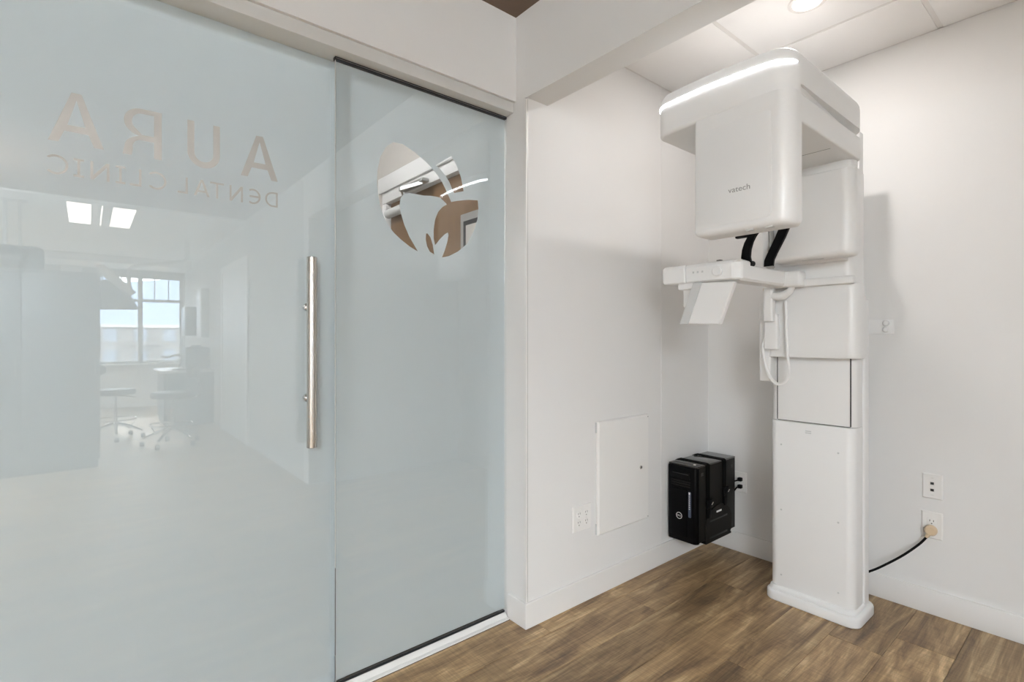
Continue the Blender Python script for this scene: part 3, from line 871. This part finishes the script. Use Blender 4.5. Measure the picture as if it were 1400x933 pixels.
# bite holder hanging under the spar, with its looped hose
q = onX(1053, 395, 2.37); q2 = onX(1053, 440, 2.37)
hold = rprism(2.345, 2.385, q[1] - 0.02, q[1] + 0.022, q2[2], 1.428, 0.010, 0.006).build('bite_holder', 'machine', xr)
hk = MB()
hk.tube([onX(1056, 405, 2.36), onX(1064, 406, 2.36), onX(1072, 404, 2.36), onX(1080, 398, 2.36), onX(1084, 391, 2.36)], [0.017, 0.018, 0.018, 0.015, 0.012], 12)
hk.build('holder_hook', 'machine', xr)
rprism(2.372, 2.403, onX(1064, 440, 2.385)[1], onX(1046, 440, 2.385)[1], onX(1050, 478, 2.385)[2], onX(1050, 430, 2.385)[2], 0.008, 0.005).build('holder_tail', 'machine', xr)
B('brass_pin', 'plug', (2.35, 2.36, onX(1051, 396, 2.355)[1], onX(1044, 396, 2.355)[1], 1.4165, 1.4275), xr, r=0.001)
hose = [(1047, 462), (1043, 473), (1045, 490), (1049, 507), (1056, 520), (1066, 526), (1075, 521), (1079, 508), (1077, 490), (1076, 470), (1075, 450), (1075, 430), (1074, 412)]
def smooth_path(P, sub=4):
    P = [Vector(p) for p in P]; out = []
    for i in range(len(P) - 1):
        p0, p1, p2, p3 = P[max(i - 1, 0)], P[i], P[i + 1], P[min(i + 2, len(P) - 1)]
        for s in range(sub):
            t = s / sub
            out.append(0.5 * ((2 * p1) + (p2 - p0) * t + (2 * p0 - 5 * p1 + 4 * p2 - p3) * t * t + (3 * p1 - p0 - 3 * p2 + p3) * t ** 3))
    out.append(P[-1])
    return out
MB().tube(smooth_path([onX(a, b, 2.385) for a, b in hose]), 0.0065, 10).build('looped_hose', 'machine', xr)

# wall bracket that steadies the column
wb = thing('wall_bracket', (2.833, 0.8, 1.22), 'white steel bracket tying the x-ray column to the wall', 'bracket')
B('bracket_plate', 'machine', (2.829, 2.8348, 0.684, 1.05, 1.222, 1.289), wb, r=0.002)
B('bracket_arm', 'machine', (2.623, 2.8295, 0.80, 1.0, 1.235, 1.275), wb, r=0.002)
for zz in (1.272, 1.242):
    MB().lathe([(0.0135, 0.0), (0.0135, -0.006), (0.010, -0.011), (0.003, -0.012)], (2.8295, 0.713, zz), 'x', 20).build('bolt_cap', 'machine', wb)

# ================================================================== COMPUTER ON ITS WALL MOUNT
PX0, PX1, PY0, PY1, PZ0, PZ1 = 2.392, 2.800, 1.410, 1.578, 0.140, 0.541
pc = thing('computer_tower', (2.6, 1.495, PZ0), 'black computer tower strapped to the wall in the corner', 'computer')
B('case', 'case', (PX0 + 0.032, PX1, PY0 + 0.002, PY1, PZ0 + 0.004, PZ1 - 0.008), pc, r=0.003)
B('top_panel', 'case_top', (PX0 + 0.012, PX1, PY0 + 0.001, PY1, PZ1 - 0.0085, PZ1), pc, r=0.003)
bz = rprism(PX0 + 0.004, PX0 + 0.0325, PY0, PY1, PZ0, PZ1 - 0.009, [0.022, 0.002, 0.002, 0.010], 0.004).build('front_bezel', 'bezel', pc)
# upper drive bays and the lower glossy door
fy = lambda px, py: onX(px, py, PX0 + 0.003)[1]
fz = lambda px, py: onX(px, py, PX0 + 0.003)[2]
B('optical_drive', 'black', (PX0 + 0.0005, PX0 + 0.006, PY0 + 0.035, PY1 - 0.015, 0.470, 0.503), bz, r=0.002)
B('drive_slot', 'slot_dark', (PX0 - 0.0002, PX0 + 0.0008, PY0 + 0.045, PY1 - 0.03, 0.492, 0.496), bz)
for k in range(3):
    B('bay_ridge', 'case', (PX0 + 0.001, PX0 + 0.006, PY0 + 0.035, PY1 - 0.022, 0.428 + 0.012 * k, 0.434 + 0.012 * k), bz, r=0.0015)
B('lower_door', 'bezel', (PX0 + 0.0005, PX0 + 0.006, PY0 + 0.052, PY1 - 0.012, 0.165, 0.415), bz, r=0.003)
st = MB().box(PX0 - 0.0005, PX0 + 0.006, PY0 + 0.030, PY0 + 0.046, 0.275, 0.408, r=0.004).build('light_strip', 'blue_led', bz)
for k in range(8):
    B('status_mark', 'silver', (PX0 - 0.0012, PX0 - 0.0002, PY0 + 0.035, PY0 + 0.041, 0.318 + k * 0.0105, 0.323 + k * 0.0105), st)
B('status_lamp', 'plate', (PX0 - 0.0014, PX0 - 0.0002, PY0 + 0.034, PY0 + 0.042, 0.398, 0.406), st)
q = onX(928.5, 705, PX0)
lgc = (PX0 - 0.0002, q[1], q[2])
MB().lathe([(0.0145, 0.001), (0.0145, -0.0008), (0.0175, -0.0008), (0.0175, 0.001)], lgc, 'x', 32).build('emblem_ring', 'silver', bz)
tm = text_mesh('DELL', 0.0108)
for v in tm.vertices:
    v.co = Vector((PX0 - 0.0006 - v.co.z, q[1] - v.co.x, q[2] + v.co.y * 1.1))
link_mesh('emblem_lettering', tm, 'silver', bz, smooth=False)
B('top_slot', 'slot_dark', (PX0 + 0.035, PX0 + 0.052, PY0 + 0.02, PY1 - 0.02, PZ1 - 0.001, PZ1 + 0.0006), pc)
MB().lathe([(0.007, 0), (0.007, 0.002), (0.005, 0.003)], (PX0 + 0.045, PY0 + 0.035, PZ1 + 0.0005), 'z', 16).build('power_button', 'silver', pc)
for (a, z_) in ((PX1 - 0.04, PZ1 - 0.05), (PX1 - 0.04, PZ0 + 0.03), (PX0 + 0.06, PZ1 - 0.045)):
    B('side_recess', 'slot_dark', (a - 0.012, a + 0.012, PY0 + 0.0008, PY0 + 0.004, z_ - 0.008, z_ + 0.008), pc)

mt = thing('computer_strap_mount', (2.6, 1.58, 0.12), 'black strap mount holding the computer tower against the wall', 'wall mount')
B('back_plate', 'black', (2.47, 2.74, PY1 + 0.001, WY - 0.0015, 0.14, 0.50), mt, r=0.002)
cr_ = MB()
prof = [(2.475, 0.130), (2.700, 0.130), (2.724, 0.140), (2.738, 0.158), (2.738, 0.235)] + [(2.605 + 0.11 * math.cos(math.radians(a)) * 1.15, 0.228 + 0.085 * math.sin(math.radians(a))) for a in range(20, 165, 12)] + [(2.475, 0.235)]
cr_.prism(prof, 'y', PY0 - 0.009, PY0 - 0.0005)
crd = cr_.build('cradle_side', 'case', mt, smooth=False)
B('cradle_floor', 'black', (2.475, 2.738, PY0 - 0.008, WY - 0.002, 0.1285, 0.1385), mt, r=0.002)
for zz in (0.244, 0.156):
    B('cradle_rib', 'slot_dark', (2.51, 2.69, PY0 - 0.0115, PY0 - 0.0085, zz - 0.005, zz + 0.005), crd, r=0.002)
B('maker_label', 'plate', (2.578, 2.628, PY0 - 0.0105, PY0 - 0.0085, 0.275, 0.284), crd)
for xs_ in (2.502, 2.672):
    sm = MB()
    o_ = 0.0025
    path = [(xs_, PY0 - o_, 0.150), (xs_, PY0 - o_, 0.42), (xs_, PY0 - o_, PZ1 - 0.004), (xs_, PY0 + 0.004, PZ1 + o_), (xs_, 1.50, PZ1 + o_), (xs_, PY1 - 0.002, PZ1 + o_), (xs_, WY - 0.004, PZ1 - 0.004), (xs_, WY - 0.004, PZ1 - 0.05)]
    sm.ribbon(path, 0.034, 0.003, (1, 0, 0))
    sp_ = sm.build('strap', 'black_matte', mt, smooth=False)
    dz = 0.0 if xs_ < 2.6 else 0.035
    B('buckle', 'black', (xs_ - 0.027, xs_ + 0.025, PY0 - 0.018, PY0 - 0.0045, 0.315 + dz, 0.362 + dz), sp_, r=0.004)
    B('buckle_tongue', 'black', (xs_ - 0.016, xs_ + 0.016, PY0 - 0.014, PY0 - 0.0045, 0.262 + dz, 0.3145 + dz), sp_, r=0.003)
    MB().tube([(xs_ + 0.006, PY0 - 0.020, 0.333 + dz), (xs_ + 0.020, PY0 - 0.021, 0.345 + dz)], 0.0025, 8).build('strap_ring', 'steel', sp_)

# ================================================================== OUTLETS
def bevel_plate(axis, a, u0, u1, z0, z1, parent, name='cover_plate', m='plate', t=0.006):
    """thin plate with chamfered rim standing off a wall; axis is the wall's normal, a its face"""
    mb = MB(); c = 0.004
    if axis == 'y':
        R = lambda i, d: [(u0 + i, a - d, z0 + i), (u1 - i, a - d, z0 + i), (u1 - i, a - d, z1 - i), (u0 + i, a - d, z1 - i)]
    else:
        R = lambda i, d: [(a - d, u0 + i, z0 + i), (a - d, u1 - i, z0 + i), (a - d, u1 - i, z1 - i), (a - d, u0 + i, z1 - i)]
    mb.loft([R(0, -0.0005), R(0, 0.0025), R(c, t)])
    return mb.build(name, m, parent, smooth=False)
# four-gang outlet on the alcove side wall
qo = thing('wall_outlet', (1.733, WY, 0.328), 'white quad outlet beside the access panel', 'outlet')
bevel_plate('y', WY, 1.672, 1.794, 0.328, 0.444, qo)
for cx in (1.709, 1.757):
    for cz in (0.405, 0.366):
        rc = MB().lathe([(0.0165, 0), (0.0165, -0.0015), (0.0155, -0.002)], (cx, WY - 0.0058, cz), 'y', 24).build('receptacle', 'plate', qo)
        for dx in (-0.006, 0.006):
            B('blade_slot', 'seam', (cx + dx - 0.0012, cx + dx + 0.0012, WY - 0.0082, WY - 0.0075, cz + 0.001, cz + 0.009), rc)
        MB().lathe([(0.0026, 0), (0.0026, -0.0006)], (cx, WY - 0.0077, cz - 0.008), 'y', 10).build('ground_hole', 'seam', rc)
    MB().lathe([(0.003, 0), (0.003, -0.001)], (cx, WY - 0.0058, 0.3855), 'y', 10).build('plate_screw', 'tbar', qo)
# data plate and power outlet on the back wall
jp = thing('data_jack', (WX, 0.546, 0.503), 'white two-port data plate above the plugged outlet', 'wall plate')
bevel_plate('x', WX, 0.510, 0.581, 0.503, 0.612, jp)
for zz in (0.571, 0.542):
    B('jack_frame', 'tbar', (WX - 0.0075, WX - 0.0055, 0.5375, 0.5545, zz - 0.0075, zz + 0.0075), jp, r=0.0006)
    B('jack_port', 'slot_dark', (WX - 0.0082, WX - 0.0074, 0.540, 0.552, zz - 0.0055, zz + 0.005), jp)
for zz in (0.594, 0.520):
    B('plate_mark', 'tbar', (WX - 0.0066, WX - 0.0058, 0.541, 0.551, zz - 0.002, zz + 0.002), jp)
po = thing('wall_outlet', (WX, 0.548, 0.329), 'white duplex outlet with a cream plug in it', 'outlet')
bevel_plate('x', WX, 0.511, 0.584, 0.329, 0.446, po)
B('receptacle', 'plate', (WX - 0.0078, WX - 0.0055, 0.531, 0.564, 0.354, 0.421), po, r=0.001)
for dy in (-0.0065, 0.0065):
    B('blade_slot', 'seam', (WX - 0.0086, WX - 0.0077, 0.5475 + dy - 0.0012, 0.5475 + dy + 0.0012, 0.404, 0.412), po)
MB().lathe([(0.0026, 0), (0.0026, -0.0007)], (WX - 0.0078, 0.5475, 0.396), 'x', 10).build('ground_hole', 'seam', po)
cord = thing('power_cord', (2.80, 0.55, 0.16), 'black power cord with cream plug running from the x-ray column', 'power cord')
plug = MB()
plug.lathe([(0.010, -0.0315), (0.017, -0.030), (0.0225, -0.022), (0.0225, -0.0065), (0.020, 0.0)], (WX - 0.0090, 0.5475, 0.370), 'x', 20)
pg = plug.build('plug', 'plug', cord)
c0 = Vector((WX - 0.030, 0.552, 0.352))
MB().tube([c0 + Vector((0.004, -0.004, 0.014)), c0 + Vector((0, 0.003, -0.001)), c0 + Vector((-0.001, 0.010, -0.014))], [0.011, 0.009, 0.006], 12).build('strain_relief', 'plug', pg)
cp_ = [c0 + Vector((-0.001, 0.008, -0.012)), Vector((2.798, 0.585, 0.302)), Vector((2.775, 0.635, 0.245)), Vector((2.735, 0.690, 0.196)), Vector((2.680, 0.727, 0.172)), Vector((2.64, 0.76, 0.160)), Vector((2.632, 0.83, 0.150))]
MB().tube(smooth_path(cp_, 5), 0.0048, 10).build('cable', 'black', cord)
# outlet behind the computer with its leads
co = thing('wall_outlet', (WX, 1.42, 0.336), 'white outlet half hidden behind the computer', 'outlet')
bevel_plate('x', WX, 1.362, 1.476, 0.336, 0.450, co)
for zz in (0.412, 0.372):
    MB().lathe([(0.0165, 0), (0.0165, -0.002)], (WX - 0.0058, 1.392, zz), 'x', 20).build('receptacle', 'plate', co)
for k, (zz, bend, lab) in enumerate(((0.412, 0.03, 'upper black lead plugged in behind the computer'), (0.372, -0.02, 'lower black lead plugged in behind the computer'))):
    t = thing('computer_lead', (2.80, 1.41, zz - 0.06), lab, 'power cord')
    B('plug', 'black', (WX - 0.030, WX - 0.0079, 1.381, 1.403, zz - 0.010, zz + 0.010), t, r=0.003)
    MB().tube(smooth_path([(WX - 0.028, 1.393, zz), (WX - 0.038, 1.402, zz - 0.006), (WX - 0.036, 1.420, zz - 0.025 + bend * 0.3), (WX - 0.030, 1.445, zz - 0.05), (PX1 + 0.003, 1.47, zz - 0.055)], 4), 0.004, 8).build('cable', 'black', t)

# access panel
ap = thing('access_panel', (2.024, WY, 0.281), 'white metal access panel low on the alcove side wall', 'access panel')
B('frame', 'plate', (1.832, 2.218, WY - 0.004, WY - 0.0003, 0.284, 0.811), ap)
dd = MB(); c_ = 0.007
Rr = lambda i, d: [(1.829 + i, WY - d, 0.281 + i), (2.221 - i, WY - d, 0.281 + i), (2.221 - i, WY - d, 0.813 - i), (1.829 + i, WY - d, 0.813 - i)]
dd.loft([Rr(0, 0.0042), Rr(0, 0.013), Rr(c_, 0.0185)])
dd.build('door', 'plate', ap, smooth=False)
B('hinge_gap', 'machine_grey', (1.8265, 1.8289, WY - 0.008, WY - 0.0003, 0.285, 0.335), ap)
B('hinge_gap', 'machine_grey', (1.8265, 1.8289, WY - 0.008, WY - 0.0003, 0.760, 0.809), ap)
q = onY(876, 639, WY - 0.0185)
MB().lathe([(0.0085, 0.0), (0.0085, -0.003), (0.006, -0.004)], (q[0], WY - 0.0184, q[2]), 'y', 18).build('key_lock', 'steel', ap)
B('key_slot', 'slot_dark', (q[0] - 0.001, q[0] + 0.001, WY - 0.0232, WY - 0.0223, q[2] - 0.004, q[2] + 0.004), ap)
for (a, z_) in ((2.211, 0.802), (2.211, 0.292)):
    MB().lathe([(0.0025, 0), (0.0025, -0.001)], (a, WY - 0.0184, z_), 'y', 10).build('screw', 'seam', ap)

# ================================================================== OPERATORY (seen in the glass)
WYW = -7.70
ww = thing('wall_window', (0, WYW, 0), 'white operatory wall around the windows', kind='structure')
zs, zt_ = 0.76, 2.38
openings = [(-0.06, 1.37), (-1.85, -0.33)]
B('wall_body', 'wall', (-2.6, 1.40, WYW - 0.12, WYW, 0, zs), ww)
B('wall_body', 'wall', (-2.6, 1.40, WYW - 0.12, WYW, zt_, 2.62), ww)
for a, b in ((-2.6, -1.85), (-0.33, -0.06), (1.37, 1.40)):
    B('wall_body', 'wall', (a, b, WYW - 0.12, WYW, zs, zt_), ww)
for n_, (a, b) in enumerate(openings):
    w_ = thing('window_%d' % (n_ + 2), ((a + b) / 2, WYW, zs), ('grey framed window mirrored in the glass door, next to the side wall', 'grey framed window mirrored behind the tall cabinet')[n_], kind='structure')
    f_ = MB()
    f_.box(a, b, WYW - 0.08, WYW - 0.02, zs, zs + 0.05); f_.box(a, b, WYW - 0.08, WYW - 0.02, zt_ - 0.06, zt_)
    f_.box(a, a + 0.05, WYW - 0.08, WYW - 0.02, zs, zt_); f_.box(b - 0.05, b, WYW - 0.08, WYW - 0.02, zs, zt_)
    f_.build('window_frame', 'win_frame', w_, smooth=False)
    mid = 0.73 if n_ == 0 else (a + b) / 2
    B('mullion', 'win_frame', (mid - 0.035, mid + 0.035, WYW - 0.075, WYW - 0.015, zs, zt_), w_)
    B('transom', 'win_frame', (a, b, WYW - 0.07, WYW - 0.018, 1.86, 1.91), w_)
    for t_ in (0.33, 0.66):
        for (l_, r_) in ((a, mid), (mid, b)):
            xx = l_ + (r_ - l_) * t_
            B('muntin', 'win_frame', (xx - 0.009, xx + 0.009, WYW - 0.06, WYW - 0.03, 1.91, zt_), w_)
    for (l_, r_) in ((a, mid), (mid, b)):
        B('pane', 'glass', (l_ + 0.02, r_ - 0.02, WYW - 0.053, WYW - 0.049, zs + 0.02, zt_ - 0.02), w_)
    B('window_sill', 'trim', (a - 0.03, b + (0.0 if n_ == 0 else 0.03), WYW, WYW + 0.09, zs - 0.03, zs), w_, r=0.004)
    B('roller_blind', 'win_frame', (a, b, WYW + 0.002, WYW + 0.05, zt_ - 0.11, zt_ + 0.02), w_, r=0.01)
# side door of the operatory
d4 = thing('door_4', (1.398, -3.5, 0), 'grey door in the side wall, mirrored in the glass', kind='structure')
B('door_leaf', 'grey_plastic', (1.385, 1.3995, -4.16, -2.87, 0, 2.06), d4)
cs = MB(); cs.box(1.375, 1.3995, -4.24, -4.1605, 0, 2.14); cs.box(1.375, 1.3995, -2.8695, -2.79, 0, 2.14); cs.box(1.375, 1.3995, -4.16, -2.87, 2.0605, 2.14)
cs.build('door_frame', 'trim', d4, smooth=False)
# tall cabinet
tc_ = thing('tall_cabinet', (-0.6, -2.86, 0), 'tall pale grey cabinet mirrored at the left of the glass door', 'cabinet')
B('body', 'grey_cabinet', (-1.5, 0.095, -3.10, -2.63, 0.08, 1.78), tc_, r=0.003)
B('plinth', 'seam', (-1.48, 0.08, -3.08, -2.66, 0, 0.0798), tc_)
B('top_panel', 'grey_cabinet', (-1.51, 0.10, -3.11, -2.615, 1.7805, 1.81), tc_, r=0.003)
for k in range(3):
    x0 = -1.5 + k * 0.5317
    dr_ = B('door', 'grey_cabinet', (x0 + 0.003, x0 + 0.5287, -2.6295, -2.611, 0.085, 1.775), tc_, r=0.002)
    B('handle', 'metal_grey', (x0 + 0.49, x0 + 0.50, -2.6105, -2.595, 0.85, 1.05), dr_, r=0.002)
# ceiling-hung unit behind the cabinet
cu = thing('ceiling_monitor', (-0.52, -3.3, 1.86), 'rounded grey monitor hung from the ceiling behind the tall cabinet', 'monitor')
rprism(-0.85, -0.32, -3.42, -3.26, 1.83, 2.10, 0.07, 0.05).build('monitor_body', 'screen', cu)
for xx in (-0.60, -0.50):
    B('hanger_post', 'metal_grey', (xx - 0.014, xx + 0.014, -3.352, -3.325, 2.095, CEIL_A), cu, r=0.003)
B('ceiling_plate', 'metal_grey', (-0.66, -0.44, -3.40, -3.28, CEIL_A - 0.012, CEIL_A - 0.0005), cu)
# dental lamp
def mx_(px, py, y): # a point of the operatory from its mirror image in the door
    q = onY(px, py, 2 * SY - y)
    return Vector((q[0], y, q[2]))
dl = thing('dental_lamp', tuple(mx_(150, 423, -4.1)), 'angled dental lamp with white arm mirrored in the glass door', 'dental lamp')
LY = -4.1
MB().tube([mx_(133, 367, LY), mx_(138, 366, LY), mx_(150, 377, LY), mx_(170, 393, LY), mx_(182, 403, LY)], [0.04, 0.05, 0.05, 0.045, 0.045], 12).build('lamp_arm', 'grey_plastic', dl)
lh = MB(); pl_ = [mx_(a, b, LY - 0.02) for a, b in ((137, 382), (165, 383), (176, 398), (190, 423), (137, 423))]
lh.loft([[p for p in pl_], [p + Vector((0, -0.16, 0)) for p in pl_]])
lh.build('lamp_head', 'grey_cabinet', dl, smooth=False).modifiers.new('bevel', 'BEVEL').width = 0.012
MB().tube(smooth_path([mx_(178, 398, LY), mx_(176, 380, LY), mx_(178, 368, LY), mx_(186, 364, LY), mx_(225, 360, -4.3), mx_(250, 357, -4.5), mx_(255, 352, -4.6)], 4), 0.022, 10).build('support_arm', 'grey_plastic', dl)
pend = mx_(256, 352, -4.6)
B('ceiling_post', 'grey_plastic', (pend.x - 0.03, pend.x + 0.03, -4.63, -4.57, pend.z - 0.03, CEIL_A - 0.0005), dl, r=0.005)
# wheeled stools
def stool(x, y, zseat, label, back, rot):
    t = thing('wheeled_stool', (x, y, 0), label, 'stool', 'wheeled stools in the operatory')
    MB().lathe([(0.12, -0.075), (0.195, -0.065), (0.205, -0.03), (0.195, -0.004), (0.15, 0.0)], (x, y, zseat), 'z', 28).build('seat', 'dark_seat', t)
    MB().lathe([(0.024, 0.16), (0.024, 0.33), (0.016, 0.331), (0.016, zseat - 0.07)], (x, y, 0), 'z', 16).build('gas_column', 'chrome', t)
    fr_ = MB(); ringp = [(x + 0.21 * math.cos(2 * PI * k / 28), y + 0.21 * math.sin(2 * PI * k / 28), 0.235) for k in range(29)]
    fr_.tube(ringp, 0.009, 8)
    fr_.build('foot_ring', 'chrome', t)
    for k in range(5):
        a = rot + 2 * PI * k / 5
        c_, s_ = math.cos(a), math.sin(a)
        lg_ = MB().tube([(x + 0.02 * c_, y + 0.02 * s_, 0.185), (x + 0.14 * c_, y + 0.14 * s_, 0.15), (x + 0.27 * c_, y + 0.27 * s_, 0.085)], [0.022, 0.018, 0.013], 10).build('leg', 'chrome', t)
        MB().lathe([(0.018, -0.022), (0.028, -0.020), (0.028, 0.020), (0.018, 0.022)], (x + 0.28 * c_, y + 0.28 * s_, 0.0285), 'x', 16).build('caster', 'black', lg_)
        if k < 3:
            MB().tube([(x + 0.16 * c_, y + 0.16 * s_, 0.145), (x + 0.21 * c_, y + 0.21 * s_, 0.235)], 0.006, 6).build('ring_strut', 'chrome', t)
    MB().tube([(x + 0.03, y, zseat - 0.085), (x + 0.12, y, zseat - 0.10), (x + 0.20, y, zseat - 0.115)], 0.006, 8).build('lever', 'chrome', t)
    if back:
        bx_, by_ = back
        MB().tube(smooth_path([(x + 0.1 * bx_, y + 0.1 * by_, zseat - 0.07), (x + 0.27 * bx_, y + 0.27 * by_, zseat - 0.05), (x + 0.27 * bx_, y + 0.27 * by_, zseat + 0.16)], 4), 0.012, 8).build('back_post', 'chrome', t)
        w = Vector((-by_, bx_, 0)) * 0.18; c_ = Vector((x + 0.25 * bx_, y + 0.25 * by_, zseat + 0.22)); nrm = Vector((bx_, by_, 0)) * 0.025
        b_ = MB(); rings = []
        for k in range(9):
            s_ = (k / 8 - 0.5) * 2; hh = 0.07 * (1 - 0.55 * s_ ** 4)
            p = c_ + w * s_ - nrm * 2 * s_ * s_
            rings.append([p + nrm + Vector((0, 0, -hh)), p + nrm + Vector((0, 0, hh)), p - nrm + Vector((0, 0, hh)), p - nrm + Vector((0, 0, -hh))])
        b_.loft(rings).build('backrest', 'dark_seat', t)
    return t
stool(0.26, -4.25, 0.60, 'dark round stool with chrome base, mirrored beside the tall cabinet', (-0.9, -0.43), 0.3)
stool(0.74, -3.42, 0.60, 'dark wheeled stool nearer the side wall, mirrored in the door', (0.95, 0.3), 0.9)
# counter with equipment
dk = thing('counter', (1.08, -5.2, 0), 'low counter with pale top by the mirrored side wall', 'counter')
B('worktop', 'desk_top', (0.76, 1.395, -5.75, -4.78, 0.73, 0.765), dk, r=0.004)
B('carcass', 'grey_cabinet', (0.82, 1.395, -5.70, -4.82, 0.0, 0.7295), dk, r=0.003)
for k in range(2):
    dw = B('door', 'grey_cabinet', (0.802, 0.8195, -5.69 + k * 0.435, -5.265 + k * 0.435, 0.08, 0.71), dk, r=0.002)
    B('handle', 'metal_grey', (0.788, 0.8015, -5.50 + k * 0.435, -5.40 + k * 0.435, 0.64, 0.65), dw)
md = thing('equipment_case', (1.2, -5.1, 0.765), 'dark boxy instrument case standing on the mirrored counter', 'equipment case')
B('body', 'grey_cabinet', (1.08, 1.38, -5.45, -5.05, 0.7655, 1.08), md, r=0.012)
B('handle', 'metal_grey', (1.16, 1.30, -5.27, -5.23, 1.0805, 1.11), md, r=0.008)
ds = thing('desk_lamp', (0.98, -4.93, 0.765), 'bent chrome task lamp on the mirrored counter', 'lamp')
MB().lathe([(0.075, 0.0005), (0.08, 0.01), (0.07, 0.022), (0.02, 0.028)], (0.98, -4.93, 0.765), 'z', 20).build('base', 'black', ds)
MB().tube(smooth_path([(0.98, -4.93, 0.79), (1.02, -4.92, 0.92), (0.96, -4.92, 0.98), (0.84, -4.92, 0.94), (0.78, -4.92, 0.97)], 5), 0.014, 8).build('neck', 'chrome', ds)
# wall boxes on the side wall
for (y0, y1, z0, z1, dpt, lab) in ((-5.65, -5.25, 1.22, 1.95, 0.10, 'flat pale wall box on the mirrored side wall, nearer the door'), (-6.6, -6.2, 1.25, 1.72, 0.18, 'dark wall monitor on the mirrored side wall, nearer the window')):
    t = thing('wall_box', (1.39, (y0 + y1) / 2, z0), lab, 'wall box')
    B('body', 'grey_plastic' if dpt == 0.10 else 'grey_cabinet', (1.40 - dpt, 1.3995, y0, y1, z0, z1), t, r=0.006)
    B('front_panel', 'desk_top' if dpt == 0.10 else 'screen', (1.40 - dpt - 0.006, 1.40 - dpt - 0.0005, y0 + 0.02, y1 - 0.02, z0 + 0.02, z1 - 0.02), t, r=0.002)

# ================================================================== OUTSIDE THE WINDOWS
gd = MB(); gd.box(-300, 300, -900, -8.5, -9.0, -8.6)
tag(gd.build('ground_outside', 'ground', smooth=False), 'town ground far below the windows', kind='structure')
hl = MB(); rings = []
for k in range(41):
    x = -600 + 30 * k
    hgt = 62 + 22 * math.sin(k * 0.35 + 0.6) + 9 * math.sin(k * 1.1) + 5 * math.sin(k * 2.3)
    rings.append([(x, -560, -8.6), (x, -700, -8.6 + hgt), (x, -860, -8.6)])
hl.loft(rings)
tag(hl.build('mountain', 'hill', smooth=True), 'hazy blue mountain ridge beyond the mirrored window', kind='structure')
ab = thing('apartment_building', (8, -75, -8.6), 'pale low apartment block beyond the mirrored window', 'building')
B('wall', 'facade', (-3, 22, -85, -75, -8.6, 2.6), ab)
B('roof', 'metal_grey', (-3.4, 22.4, -85.4, -74.6, 2.6, 3.0), ab)
for fz_ in range(4):
    for k in range(8):
        x = -1.5 + k * 3.0
        w_ = B('window', 'facade_glass', (x, x + 1.3, -75.0, -74.9, -6.9 + fz_ * 2.6, -5.4 + fz_ * 2.6), ab)
for fz_ in range(4):
    B('balcony', 'facade', (4.2, 7.2, -74.9, -73.8, -7.4 + fz_ * 2.6, -6.9 + fz_ * 2.6), ab)
